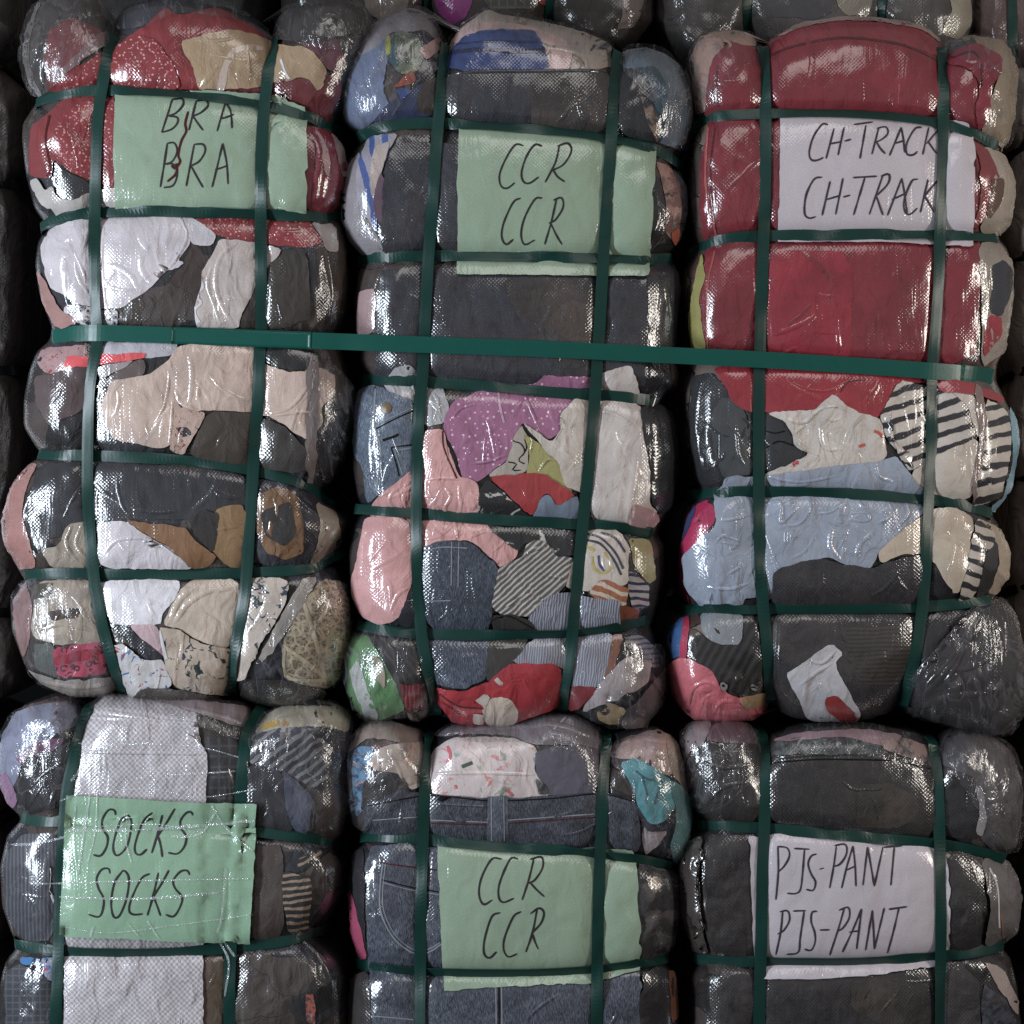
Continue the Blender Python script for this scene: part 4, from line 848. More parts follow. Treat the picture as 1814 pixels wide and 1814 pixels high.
g('light_blue_shirt', K((148, 156, 172), wr=.9, weave=1.3), folds=18, crop='F', spec='325,610 370,558 560,553 900,508 1100,488 1190,458 1260,560 1335,645 1310,745 1200,835 1100,925 1060,1005 1000,1035 940,985 870,955 780,965 620,1015 590,1160 450,1135 440,1175 250,1185 178,1100 162,960 220,880 325,800 310,700',
  lines=[('555,690 630,690 630,790 720,700', 2.5, M['crease']), ('770,660 770,720 720,790 640,800', 2.5, M['crease']), ('810,745 880,730 940,680', 2.5, M['crease']), ('900,740 960,745', 3, M['crease']), ('895,780 950,790', 3, M['crease']), ('970,740 1050,740 1055,775 980,770 970,740', 2.5, M['crease']), ('1000,660 1030,710 1090,740', 2.5, M['crease']), ('1100,730 1150,760 1100,790', 3, M['crease']), ('880,800 870,900 920,970', 3.5, M['crease']), ('1080,830 1010,900 1000,980', 3.5, M['crease']), ('940,880 930,960', 3, M['crease']), ('1240,680 1250,740 1180,820', 3, M['crease']), ('650,830 650,880', 2, M['crease']), ('665,830 665,880', 2, M['crease']), ('680,830 680,880', 2, M['crease']), ('320,780 400,770 490,745', 2.5, M['crease_soft']), ('310,890 350,850 430,880', 2.5, M['crease']), ('330,880 420,895', 2, M['crease']), ('260,930 270,970', 2.5, M['crease']), ('300,930 310,970', 2.5, M['crease']), ('440,960 430,1000 370,1040 390,1050', 2.5, M['crease_soft']), ('270,1100 380,1110 480,1080', 2.5, M['crease']), ('440,1110 440,1170', 2.5, M['crease']), ('560,570 600,610 650,600', 2.5, M['crease']), ('640,610 760,600 780,580', 2.5, M['crease_soft']), ('220,890 290,940 330,960', 2.5, M['crease_soft']), ('560,560 720,590 900,560', 2, M['crease_soft']), ('1090,500 1110,560 1180,590', 2.5, M['crease'])])
g('cream_shirt', K((184, 168, 150), wr=.4), 'F', '1330,735 1460,718 1555,770 1545,900 1535,1000 1480,1130 1420,1055 1370,965 1320,935 1220,935 1110,985 1095,925 1200,832', lines=[('1440,830 1480,900', 2.5, M['crease_soft']), ('1480,740 1520,760', 3, M['crease_soft'])])
g('beige_film_edge', K((170, 154, 136), veil=1.8), 'F', '1580,765 1690,810 1753,920 1742,1050 1680,1135 1630,1125 1690,1000 1680,880')
g('striped_sleeve', K((186, 176, 166), 'stripes', (56, 52, 58), s=1.05, ang=1.9), 'F', '1565,770 1655,850 1640,920 1600,1055 1540,1145 1480,1155 1510,1050 1550,900')
g('charcoal_cloth', K((60, 57, 58)), 'F', '1615,930 1670,895 1645,1085 1555,1160')
g('black_trousers', K((54, 50, 56), 'worn', (66, 60, 62), col3=(38, 36, 42), wr=.5, weave=1.4), 'F', '595,1015 800,955 950,990 1080,1005 1130,975 1310,935 1310,1180 590,1180')
g('navy_cloth', K((48, 48, 56)), 'F', '445,1140 590,1160 580,1175 445,1175')
g('blue_cloth', K((54, 92, 142), weave=1.4), 'F', '75,1360 90,1300 150,1245 190,1240 165,1400 110,1460')
g('magenta_trim', K((164, 42, 74)), 'F', '160,1245 188,1245 170,1460 135,1450')
g('film_patch', K((128, 132, 138), veil=2), 'F', '235,1230 445,1230 435,1375 330,1380 250,1335')
g('black_knit', K((44, 41, 42), 'knit', (64, 60, 60), ang=.5, s=.5), 'F', '180,1380 230,1330 330,1385 440,1375 450,1240 535,1230 548,1560 500,1630 330,1590 240,1500')
g('pink_cloth', K((198, 100, 110), wr=1), 'F', '85,1480 150,1440 200,1450 290,1500 325,1575 400,1630 560,1655 575,1725 400,1760 220,1755 120,1690',
  lines=[('180,1700 200,1600 270,1560 330,1600', 3, M['crease']), ('230,1720 260,1640 310,1620', 3, M['crease']), ('300,1720 340,1660 420,1660', 3, M['crease_soft'])])
g('tan_cloth', K((156, 126, 90)), 'F', '420,1640 560,1605 568,1665 450,1690')
g('eyelet', M['steel'], 'F', '350,1560 365,1567 370,1580 362,1596 345,1598 332,1588 330,1572 338,1563', step=4, jit=0, puff=.6, lift=.001, lines=[('343,1578 356,1580', 5, M['dark'])])
g('eyelet', M['steel'], 'F', '490,1563 504,1570 510,1584 503,1600 486,1602 473,1592 471,1576 479,1567', step=4, jit=0, puff=.6, lift=.001, lines=[('484,1582 497,1584', 5, M['dark'])])
g('black_trousers', K((56, 52, 57), 'worn', (72, 64, 62), col3=(40, 38, 42), wr=.5, weave=1.4), 'F', '575,1225 1280,1220 1275,1450 1225,1600 1180,1660 1060,1745 640,1745 590,1550')
g('brown_cloth', K((76, 68, 62), 'stripes', (60, 54, 52), s=3, ang=1.55), 'F', '920,1300 1275,1280 1270,1450 1190,1580 1000,1560')
g('white_cloth', K((188, 184, 188), wr=.6, weave=1.3), 'F', '655,1520 760,1450 870,1365 932,1420 885,1475 1040,1745 760,1745 715,1640', lines=[('720,1580 800,1520 880,1470', 3, M['crease']), ('800,1520 830,1600 870,1640', 2.5, M['crease_soft']), ('760,1450 830,1470 900,1410', 2.5, M['crease'])])
g('red_print', K((148, 42, 40), weave=1.4), 'F', '845,1632 900,1618 980,1700 1015,1742 910,1742 850,1680')
g('grey_film_cone', K((62, 57, 60), wr=.5, veil=1.55, weave=.9), 'F', '1620,1160 1700,1168 1760,1250 1778,1350 1814,1480 1814,1770 1640,1800 1500,1760 1220,1720 1215,1620 1380,1400 1500,1250',
  lines=[('1610,1170 1480,1290 1360,1430 1240,1590', 8, M['crease']), ('1640,1180 1560,1330 1440,1500 1300,1660', 5, M['crease']), ('1660,1180 1700,1400 1690,1640', 5, M['crease']), ('1600,1230 1520,1400 1420,1600', 4, M['crease']), ('1300,1690 1450,1640 1620,1620', 5, M['crease']), ('1640,1200 1650,1400 1640,1800', 3, M['crease_soft']), ('1560,1260 1480,1420 1330,1590', 3, M['crease_soft']), ('1700,1180 1740,1300 1730,1400', 5, M['crease_soft'])])
label_sheet(B3, M['white_paper'], 'C', '590,582 1100,585 1380,580 1538,608 1558,800 1556,1100 1545,1250 1100,1228 578,1230 586,900', None,
  ['830,627 800,625 755,690 735,770 750,805 785,802 806,790', '860,645 820,797', '910,640 880,780', '840,723 893,712', '912,709 945,700', '960,626 1055,613', '1020,630 990,797', '1085,640 1050,775', '1075,645 1120,638 1130,670 1100,700 1065,716', '1072,712 1092,745 1117,772', '1197,640 1138,782', '1197,640 1208,700 1215,767', '1160,722 1215,705', '1300,640 1265,648 1223,725 1227,775 1260,777 1278,760', '1335,640 1305,777', '1385,648 1325,722', '1330,708 1355,745 1375,772',
   '800,890 760,900 720,980 712,1070 735,1095 768,1088', '840,910 800,1082', '905,895 868,1077', '820,1003 890,982', '905,990 940,980', '955,892 1075,885', '1015,890 958,1080', '1105,880 1037,1077', '1095,885 1135,875 1132,920 1075,982', '1072,985 1088,1030 1105,1080', '1200,895 1128,1082', '1200,895 1215,980 1227,1070', '1150,1003 1217,972', '1282,900 1250,910 1213,1000 1215,1060 1240,1077 1278,1045', '1332,900 1293,1067', '1378,905 1308,992', '1315,985 1340,1025 1362,1067'], M['ink2'])

# ================================================================== SOCKS bale
hs4 = [[(39, 1449), (71, 1454), (116, 1455), (250, 1460), (400, 1468), (455, 1473), (512, 1480), (564, 1488), (610, 1499)],
       [(28, 1673), (71, 1681), (141, 1687), (247, 1688), (335, 1685), (423, 1677), (500, 1667), (565, 1650)]]
low = lambda y, pairs: [(y+k*215, x) for k in range(3) for y, x in ()] 
def lower_hs(x0, x1): return [[(x0, y), (x0+40, y+8), ((x0+x1)/2, y+12), (x1-40, y+5), (x1, y-4)] for y in (1920, 2150, 2310)]
def notch(x, sgn): return [(y+d, x+sgn*e) for y in (1920, 2150, 2310) for d, e in ((-90, -4), (-30, 0), (0, 22), (30, 0))]
B4 = Bale('clothes bale with a green paper reading SOCKS taped over a white woven strip',
  L=[(1225, 70), (1267, 22), (1302, 2), (1376, -3), (1426, 14), (1448, 38), (1458, 34), (1475, 14), (1535, 0), (1606, 4), (1655, 21), (1673, 32), (1684, 26), (1701, 10), (1743, 0), (1814, -2)]+notch(0, 1)+[(2430, 40)],
  R=[(1235, 600), (1264, 618), (1320, 622), (1376, 621), (1440, 618), (1482, 606), (1500, 592), (1515, 598), (1535, 608), (1588, 606), (1640, 578), (1654, 560), (1664, 572), (1690, 600), (1729, 613), (1814, 617)]+notch(616, -1)+[(2430, 570)],
  T=[(-5, 1310), (15, 1270), (40, 1248), (99, 1236), (135, 1244), (148, 1264), (156, 1262), (170, 1240), (190, 1232), (265, 1238), (353, 1234), (430, 1246), (455, 1268), (468, 1262), (490, 1250), (564, 1242), (600, 1250), (622, 1285)],
  B=[(-5, 2400), (40, 2435), (300, 2440), (580, 2435), (620, 2400)],
  hs=hs4+lower_hs(0, 616),
  vs=[[(152, 1262), (140, 1302), (130, 1345), (117, 1412), (110, 1517), (105, 1623), (102, 1729), (98, 1830), (96, 2100), (100, 2420)],
      [(458, 1262), (446, 1282), (436, 1305), (428, 1376), (424, 1450), (418, 1560), (408, 1690), (406, 1830), (405, 2100), (405, 2420)]],
  base=K((46, 43, 46), 'collage', (50, 52, 64), col3=(70, 58, 52), wr=.8), seed=4, nv=250); BL.append(B4)
g = B4.garment
woven = K((158, 150, 152), 'woven', (196, 188, 192), wr=.6, weave=1.4, var=.5)
g('reddish_film', K((116, 84, 84), veil=1.6), 'G', '120,150 300,92 440,95 400,160 250,190')
g('blue_grey_film_lobe', K((124, 126, 148), veil=2, weave=1.6), 'G', '0,300 60,190 150,150 430,110 400,240 260,290 130,380 90,500 60,580 0,500')
g('purple_cloth', K((116, 70, 102), weave=1.5), 'G', '80,400 200,310 330,305 270,370 150,400 110,440')
g('black_cloth', K((48, 43, 46), wr=1), 'G', '130,400 270,370 390,330 340,630 130,690 85,590', lines=[('150,560 230,480 330,420', 3, M['crease']), ('140,660 200,560 230,540', 3, M['crease']), ('250,640 280,560', 3, M['crease'])])
g('mauve_cloth', K((146, 106, 136), weave=1.5), 'G', '0,500 40,470 95,600 70,660 20,600')
g('dark_plaid_cloth', K((62, 60, 64), 'check', (84, 82, 88), s=1.6), 'G', '1010,300 1260,300 1290,560 1300,1310 1010,1310')
g('brown_cloth', K((82, 68, 62)), 'G', '1280,845 1425,840 1425,1305 1260,1315')
g('tan_cloth', K((168, 158, 138)), 'G', '1280,290 1330,190 1450,130 1650,118 1765,180 1745,280 1640,245 1480,255 1330,300')
g('yellow_cloth', K((176, 140, 52)), 'G', '1330,232 1420,208 1455,240 1310,265')
g('plaid_bag', K((66, 68, 80), 'stripes', (128, 124, 124), s=1.5, ang=.9), 'G', '1225,345 1300,280 1500,245 1650,330 1665,450 1600,570 1420,470 1250,430')
g('grey_blue_cloth', K((78, 82, 100), wr=1), 'G', '1415,460 1500,530 1570,600 1545,785 1480,765 1425,650')
g('dark_cloth', K((56, 52, 58), wr=.6), 'G', '1250,430 1420,470 1430,650 1480,770 1290,760 1230,600')
g('striped_socks', K((58, 54, 56), 'stripes', (148, 130, 114), s=1.9, ang=1.0), 'G', '1490,920 1600,855 1625,900 1510,970')
g('striped_socks', K((58, 54, 56), 'stripes', (146, 124, 106), s=1.9, ang=1.45), 'G', '1420,970 1565,1005 1562,1100 1545,1290 1450,1300 1415,1060')
g('grey_socks', K((76, 76, 84), 'stripes', (96, 96, 104), s=3.4, ang=0, weave=.8), 'G', '25,900 110,790 285,780 290,1000 265,1325 100,1315 25,1150')
g('film_tear', K((34, 32, 34)), 'G', '250,940 265,960 262,1080 280,1130 255,1140 250,1050', jit=2.5, lines=[('245,930 270,1060 230,1140 290,1145', 2.5, M['white_t']), ('270,1140 265,1240 90,1275', 2.5, M['white_t'])])
g('blue_cloth', K((58, 112, 164)), 'G', '100,1405 205,1410 195,1445 110,1445')
g('print_cloth', K((150, 150, 170), 'patchy', (60, 110, 160), col3=(170, 60, 70), s=2.5), 'G', '205,1410 280,1410 275,1530 225,1510')
g('grey_socks', K((66, 68, 76), 'check', (92, 92, 100), s=2.5), 'G', '30,1480 110,1440 220,1500 270,1540 270,2000 30,2000')
g('brown_cloth', K((92, 74, 58)), 'G', '1015,1410 1135,1405 1115,1800 1020,1800')
g('print_cloth', K((88, 70, 70), 'patchy', (160, 80, 70), col3=(140, 120, 110), s=2), 'G', '1530,1590 1580,1590 1585,1740 1540,1740')
g('white_woven_strip', woven, 'G', '440,215 490,140 545,95 750,112 920,122 985,180 1012,330 1042,380 1036,600 1022,1320 1020,2400 322,2400 332,1310 345,800 382,480', soft=False, puff=.8,
  lines=[('470,165 700,200 980,260', 3, M['crease_soft']), ('450,200 760,215 1000,235', 2.5, M['crease_soft']), ('400,375 700,380 1035,385', 2.5, M['crease_soft']), ('1000,230 1012,340', 3, M['crease'])])
g('pale_film_fold', K((150, 132, 136), veil=2), 'G', '700,112 930,120 1200,150 1295,190 1255,275 1150,240 1000,190', lines=[('930,150 1100,190 1260,240', 3, M['crease_soft'])])
# ================================================================== lower CCR bale
B5 = Bale('lower clothes bale labelled CCR on green paper, blue jeans with a stitched pocket',
  L=[(1270, 665), (1300, 617), (1366, 610), (1424, 615), (1467, 628), (1484, 646), (1494, 642), (1504, 626), (1566, 615), (1649, 620), (1700, 636), (1712, 640), (1729, 624), (1814, 618)]+notch(616, 1)+[(2430, 650)],
  R=[(1280, 1150), (1304, 1197), (1340, 1210), (1384, 1216), (1456, 1222), (1515, 1210), (1532, 1190), (1540, 1186), (1552, 1199), (1620, 1200), (1675, 1190), (1697, 1176), (1708, 1184), (1729, 1194), (1814, 1199)]+notch(1200, -1)+[(2430, 1160)],
  T=[(605, 1345), (620, 1305), (640, 1285), (670, 1276), (715, 1279), (745, 1292), (757, 1316), (768, 1302), (798, 1286), (860, 1283), (907, 1281), (962, 1264), (1017, 1262), (1050, 1276), (1066, 1296), (1074, 1314), (1086, 1306), (1112, 1298), (1162, 1290), (1195, 1304), (1215, 1345)],
  B=[(612, 2400), (650, 2435), (900, 2440), (1170, 2435), (1205, 2400)],
  hs=[[(642, 1484), (660, 1481), (700, 1483), (751, 1487), (871, 1498), (980, 1506), (1053, 1513), (1108, 1520), (1151, 1527), (1188, 1535)],
      [(636, 1706), (671, 1715), (762, 1722), (907, 1724), (1017, 1720), (1089, 1713), (1140, 1705), (1180, 1696)]]+lower_hs(618, 1199),
  vs=[[(758, 1314), (757, 1340), (754, 1370), (750, 1456), (747, 1547), (745, 1657), (744, 1802), (744, 2100), (746, 2420)],
      [(1074, 1312), (1072, 1345), (1069, 1384), (1066, 1456), (1062, 1547), (1059, 1657), (1057, 1813), (1056, 2100), (1056, 2420)]],
  base=K((46, 46, 54), 'collage', (40, 42, 52), col3=(70, 60, 56), wr=.8), seed=5, nv=250); BL.append(B5)
g = B5.garment
jean = K((50, 55, 70), 'denim', (106, 112, 126), wr=.5, veil=.9, var=.8, weave=1.2)
g('blue_print_cloth', K((96, 136, 168), 'patchy', (60, 76, 100), col3=(160, 130, 130), s=1.6, weave=1.5), 'H', '85,560 95,400 150,280 230,290 210,420 220,500 160,620 105,610')
g('beige_film_lobe', K((146, 126, 116), veil=2, weave=.2), 'H', '90,300 110,220 200,152 330,168 485,220 475,300 300,255 200,235 120,310')
g('maroon_cloth', K((92, 54, 54)), 'H', '215,275 290,250 305,295 240,325')
g('floral_cream_cloth', K((182, 162, 148), 'floral', (190, 130, 120), s=.6, wr=.8), 'H', '205,355 280,280 475,258 465,470 400,490 340,420 240,395', lines=[('290,300 340,380 370,470', 3, M['crease_soft']), ('250,350 320,350', 3, M['crease_soft'])])
g('black_cloth', K((48, 43, 42), 'patchy', (70, 56, 50), wr=1), 'H', '180,450 230,400 350,408 400,480 260,570 175,610')
g('floral_white_cloth', K((204, 188, 186), 'floral', (200, 140, 138), col3=(150, 160, 146), s=.8), 'H', '505,310 600,240 900,238 1025,285 1005,400 1070,480 1080,530 780,545 500,525', lines=[('505,415 760,412 1010,420', 2.5, M['crease_soft']), ('585,280 600,330 580,360', 5, K((206, 96, 104))), ('655,380 705,360', 7, K((60, 96, 70))), ('870,490 905,520', 6, K((190, 90, 96))), ('620,480 630,475', 9, K((206, 96, 90)))])
g('grey_cloth', K((94, 89, 102)), 'H', '1010,295 1340,262 1340,505 1080,530 1070,470 1015,415')
g('mottled_cloth', K((88, 84, 82), 'patchy', (110, 120, 100)), 'H', '1010,430 1070,470 1075,520 1030,520')
g('mauve_film', K((128, 120, 128), veil=2, weave=.2, wr=.9), 'H', '530,240 600,182 900,172 1050,120 1200,112 1345,185 1345,300 1200,275 1000,275 900,235 700,225', lines=[('960,190 1100,170 1320,240', 3.5, M['crease_soft']), ('540,235 760,190 1000,180', 3.5, M['crease_soft']), ('1100,200 1160,140', 3, M['white_t'])])
g('denim_waistband', K((42, 46, 58), 'denim', (98, 101, 114), wr=.7, var=.8, weave=1.3), 'H', '180,690 190,570 330,490 510,510 780,532 1080,522 1320,500 1510,545 1530,785 1300,760 1100,790 900,745 500,715',
  lines=[('200,570 500,520 780,545 1080,535 1320,512 1480,545', 2.5, M['dark']), ('505,640 780,650', 2, M['seam']), ('505,655 780,663', 2, M['redthread']), ('880,640 1300,610', 2, M['seam']), ('885,655 1310,625', 2, M['redthread']), ('220,640 440,625', 2, M['seam']), ('510,560 780,575', 1.8, M['crease'])])
g('belt_loop', K((64, 70, 86), 'denim', (120, 124, 136)), 'H', '778,522 878,522 882,745 782,745', soft=False, puff=2, lines=[('798,525 800,740', 2, M['seam']), ('858,525 862,740', 2, M['seam'])])
g('pink_cloth', K((182, 152, 144), wr=.8), 'H', '1380,330 1385,262 1600,198 1690,240 1725,400 1640,420 1500,340 1440,345', lines=[('1400,270 1540,240 1680,260', 4, M['crease_soft'])])
g('beige_cloth', K((164, 144, 128), veil=1.6), 'H', '1640,245 1695,245 1755,450 1745,510 1680,430')
g('teal_cloth', K((84, 152, 160), wr=.9), 'H', '1425,365 1500,338 1600,390 1660,430 1680,560 1640,640 1570,662 1520,610 1490,480', lines=[('1500,400 1560,440 1640,450', 3, K((40, 90, 100))), ('1530,420 1560,520', 3, K((40, 90, 100))), ('1620,480 1590,560', 3, K((40, 90, 100)))])
g('grey_teal_sleeve', K((86, 130, 132), wr=.7), 'H', '1655,440 1740,500 1768,650 1740,830 1690,845 1655,765 1685,620')
g('pale_cloth', K((166, 152, 156)), 'H', '1530,670 1580,690 1640,680 1655,700 1600,770 1540,815', lines=[('1560,720 1600,720', 3, M['crease'])])
g('navy_cloth', K((46, 46, 62)), 'H', '1500,560 1570,665 1650,650 1640,685 1560,690 1525,650')
g('blue_jeans', jean, 'H', '195,780 440,755 1500,790 1520,1350 1530,2200 220,2200 210,1330',
  lines=[('270,850 258,950 255,1050 275,1130 320,1210 380,1265 440,1292 500,1280 560,1240', 2.6, M['seam']), ('284,850 272,950 270,1050 290,1125 332,1200 385,1250 440,1276 500,1265 550,1235', 1.8, M['seam']), ('270,850 360,862 440,872 555,885', 2.2, M['redthread']), ('265,930 400,965 545,990', 2.2, M['dark']), ('275,945 400,978 545,1003', 1.8, M['seam']), ('820,1450 822,1640 822,2000', 2.4, M['seam']), ('848,1450 850,1640 850,2000', 2.4, M['seam']), ('835,1450 836,1640 836,2000', 3, M['dark']), ('160,1590 300,1600 420,1612', 2, M['seam'])])
g('pink_cloth', K((168, 70, 100)), 'H', '98,1000 120,985 160,1150 195,1320 150,1315 103,1180')
g('dark_edge_cloth', K((48, 44, 50)), 'H', '120,800 180,780 185,1000 190,1250 160,1150 130,980')
g('dark_print_cloth', K((66, 62, 66), 'patchy', (96, 90, 90)), 'H', '1505,860 1580,880 1690,900 1705,1100 1675,1260 1510,1330')
g('tan_print', K((170, 150, 134)), 'H', '1555,930 1590,915 1608,950 1590,985 1560,975', jit=0)
g('dark_cloth', K((60, 52, 50)), 'H', '120,1420 200,1390 225,1500 215,2200 120,2200')
g('dark_cloth', K((52, 48, 52)), 'H', '1520,1400 1600,1360 1690,1400 1705,2200 1525,2200')
g('rust_cloth', K((112, 68, 50)), 'H', '1640,1380 1672,1380 1690,1600 1660,1633')
label_sheet(B5, M['green_paper'], 'H', '538,755 1000,775 1300,750 1490,772 1500,880 1515,1130 1513,1385 1300,1436 900,1452 570,1466 556,1100', None,
  ['848,830 800,830 750,920 738,1000 760,1050 803,1028', '928,830 890,830 840,940 833,1010 855,1040 908,1020', '1005,828 980,930 948,1027', '985,832 1042,820 1048,870 1010,930 978,947', '985,942 1020,980 1056,1012',
   '842,1090 800,1110 765,1220 763,1290 790,1310 823,1280', '942,1085 905,1110 863,1210 858,1270 880,1305 923,1290', '1020,1075 1000,1180 966,1282', '988,1095 1030,1068 1054,1090 1040,1140 998,1187', '995,1187 1010,1230 1026,1267'], M['ink'])

# ================================================================== PJS-PANT bale
B6 = Bale('clothes bale with a white paper reading PJS-PANT twice, nearly black clothes inside',
  L=[(1270, 1240), (1298, 1203), (1361, 1213), (1414, 1220), (1450, 1236), (1464, 1246), (1474, 1234), (1490, 1218), (1537, 1203), (1626, 1206), (1682, 1226), (1700, 1236), (1712, 1230), (1730, 1222), (1814, 1224)]+notch(1222, 1)+[(2430, 1260)],
  R=[(1280, 1700), (1298, 1750), (1326, 1790), (1379, 1810), (1432, 1812), (1502, 1801), (1518, 1780), (1528, 1782), (1545, 1797), (1590, 1807), (1650, 1800), (1668, 1772), (1680, 1776), (1696, 1790), (1749, 1802), (1814, 1809)]+notch(1808, -1)+[(2430, 1770)],
  T=[(1195, 1340), (1204, 1300), (1222, 1278), (1260, 1273), (1300, 1275), (1335, 1288), (1350, 1312), (1366, 1298), (1421, 1287), (1527, 1283), (1615, 1292), (1640, 1302), (1655, 1324), (1672, 1304), (1705, 1294), (1752, 1298), (1790, 1322), (1812, 1370)],
  B=[(1210, 2400), (1260, 2435), (1500, 2440), (1780, 2435), (1812, 2400)],
  hs=[[(1244, 1462), (1297, 1464), (1350, 1467), (1456, 1476), (1562, 1486), (1650, 1494), (1703, 1502), (1780, 1520)],
      [(1236, 1699), (1253, 1701), (1315, 1703), (1421, 1704), (1527, 1703), (1633, 1696), (1721, 1687), (1776, 1675)]]+lower_hs(1224, 1806),
  vs=[[(1351, 1308), (1354, 1340), (1355, 1390), (1354, 1467), (1351, 1537), (1349, 1643), (1345, 1814), (1344, 2100), (1346, 2420)],
      [(1654, 1320), (1658, 1360), (1661, 1396), (1664, 1467), (1666, 1537), (1667, 1643), (1665, 1814), (1664, 2100), (1662, 2420)]],
  base=K((44, 40, 41), 'collage', (50, 46, 50), col3=(60, 50, 46), wr=.8, weave=1.1), seed=6, nv=250); BL.append(B6)
g = B6.garment
blk = K((52, 46, 47), 'worn', (64, 56, 53), col3=(38, 34, 36), wr=.5, var=.7, weave=1.4, veil=1.0)
g('pinkish_film', K((152, 136, 138), veil=2, weave=.2), 'I', '80,230 140,165 250,168 205,290 150,300 110,360')
g('mauve_film', K((104, 80, 90), veil=1.8, weave=.2, wr=.9), 'I', '220,260 240,190 300,162 460,188 490,280 300,275')
g('dark_film_lobe', K((58, 53, 50), veil=1, wr=1.1), 'I', '120,400 150,300 300,280 490,290 485,660 220,660 140,560', lines=[('180,360 300,400 440,380', 3, M['crease']), ('200,600 300,500 430,470', 3, M['crease']), ('260,320 340,330', 3, M['crease'])])
g('mottled_cloth', K((62, 66, 68), 'patchy', (88, 100, 100), col3=(48, 48, 48)), 'I', '550,265 760,235 1090,235 1130,330 900,330 550,335')
g('pink_cloth', K((154, 126, 134)), 'I', '550,262 640,228 1000,205 1200,235 1190,285 1100,290 900,243 600,268')
g('pale_print_cloth', K((156, 132, 126), 'patchy', (86, 78, 74), s=.8), 'I', '1085,265 1200,250 1340,290 1345,410 1270,365 1200,342 1115,312')
g('black_pyjamas', blk, folds=3, crop='I', spec='548,340 900,335 1200,345 1350,410 1358,740 1150,740 545,690', lines=[('550,345 800,325 1100,330 1340,400', 4, M['crease']), ('550,372 800,355 1150,360', 3, M['dark'])])
g('brown_weave', K((62, 54, 48), 'worn', (82, 70, 60), col3=(48, 42, 40), wr=.4, weave=1.4), 'I', '985,480 1150,470 1295,560 1280,645 1180,695 960,685')
g('glossy_film_lobe', K((98, 95, 100), veil=2, wr=.9, weave=1.2), 'I', '1370,260 1500,200 1640,220 1765,300 1812,450 1812,620 1780,800 1650,810 1590,745 1600,560 1560,440 1395,380')
g('black_cloth', K((46, 43, 48), wr=.7), 'I', '1410,430 1560,440 1595,560 1585,750 1420,740')
g('pale_film_fold', K((150, 148, 152), veil=2), 'I', '1570,480 1610,520 1625,640 1600,740 1570,720 1590,600')
g('black_pyjamas', blk, folds=3, crop='I', spec='215,740 420,745 540,720 1600,830 1610,1060 1580,1320 440,1340 230,1320')
g('brown_fold_edge', K((76, 66, 60)), 'I', '90,900 130,780 215,745 190,900 200,1150 235,1325 150,1310 88,1140', lines=[('205,760 185,900 190,1100 232,1320', 3.5, M['crease_soft']), ('150,800 130,950', 3, M['crease'])])
g('grey_film_edge', K((112, 107, 108), veil=2), 'I', '1585,855 1740,870 1798,1050 1775,1240 1600,1295 1640,1100', lines=[('1640,900 1680,1000 1690,1200', 3, M['white_t']), ('1700,1110 1710,1250', 4, K((130, 100, 84)))])
g('black_pyjamas', K((58, 53, 56), 'worn', (70, 62, 60), col3=(42, 38, 42), wr=.5, var=.7, weave=1.5), 'I', '240,1395 900,1400 1590,1370 1600,2200 235,2200')
g('brown_weave', K((60, 53, 49), 'worn', (78, 68, 60), col3=(46, 41, 40), wr=.4, weave=1.4), 'I', '940,1455 1250,1430 1330,1500 1290,1684 1100,1684 940,1600')
g('pale_cloth', K((164, 148, 144)), 'I', '1610,1375 1700,1395 1785,1560 1785,1650 1690,1510', lines=[('1640,1370 1720,1400', 3, M['dark'])])
g('dark_print_cloth', K((56, 54, 60), 'patchy', (76, 80, 96)), 'I', '1600,1480 1700,1540 1790,1700 1790,2100 1600,2100')
label_sheet(B6, M['white_paper'], 'I', '430,752 700,735 1200,742 1360,733 1422,830 1442,1000 1440,1325 1370,1395 1100,1436 800,1456 458,1458 440,1100', None,
  ['578,790 580,920 568,1060', '578,792 625,800 636,840 610,890 577,922', '660,802 737,806', '712,805 695,990 670,1027 625,1027', '772,830 745,840 730,880 745,930 767,970 755,1012 720,1007', '788,906 808,900', '872,790 858,890 838,1002', '862,788 917,783 922,830 890,880 857,892', '955,790 925,890 898,1002', '955,790 965,880 970,992', '920,912 967,890', '1028,795 1005,987', '1028,795 1045,890 1062,992', '1105,795 1062,992', '1110,797 1200,790', '1162,797 1145,987',
   '602,1118 592,1220 568,1335', '588,1120 627,1115 637,1160 610,1210 578,1232', '655,1116 718,1114', '710,1116 690,1250 680,1322 622,1333', '775,1118 750,1122 745,1170 762,1220 765,1270 745,1312 712,1307', '788,1211 838,1210', '912,1100 880,1210 838,1337', '885,1112 932,1098 936,1150 905,1200 878,1217', '998,1105 950,1220 902,1322', '998,1105 985,1210 973,1307', '935,1222 982,1215', '1052,1112 1018,1312', '1052,1112 1058,1210 1062,1307', '1112,1100 1062,1307', '1135,1107 1226,1094', '1185,1102 1160,1210 1128,1327'], M['ink2'], 3.4)

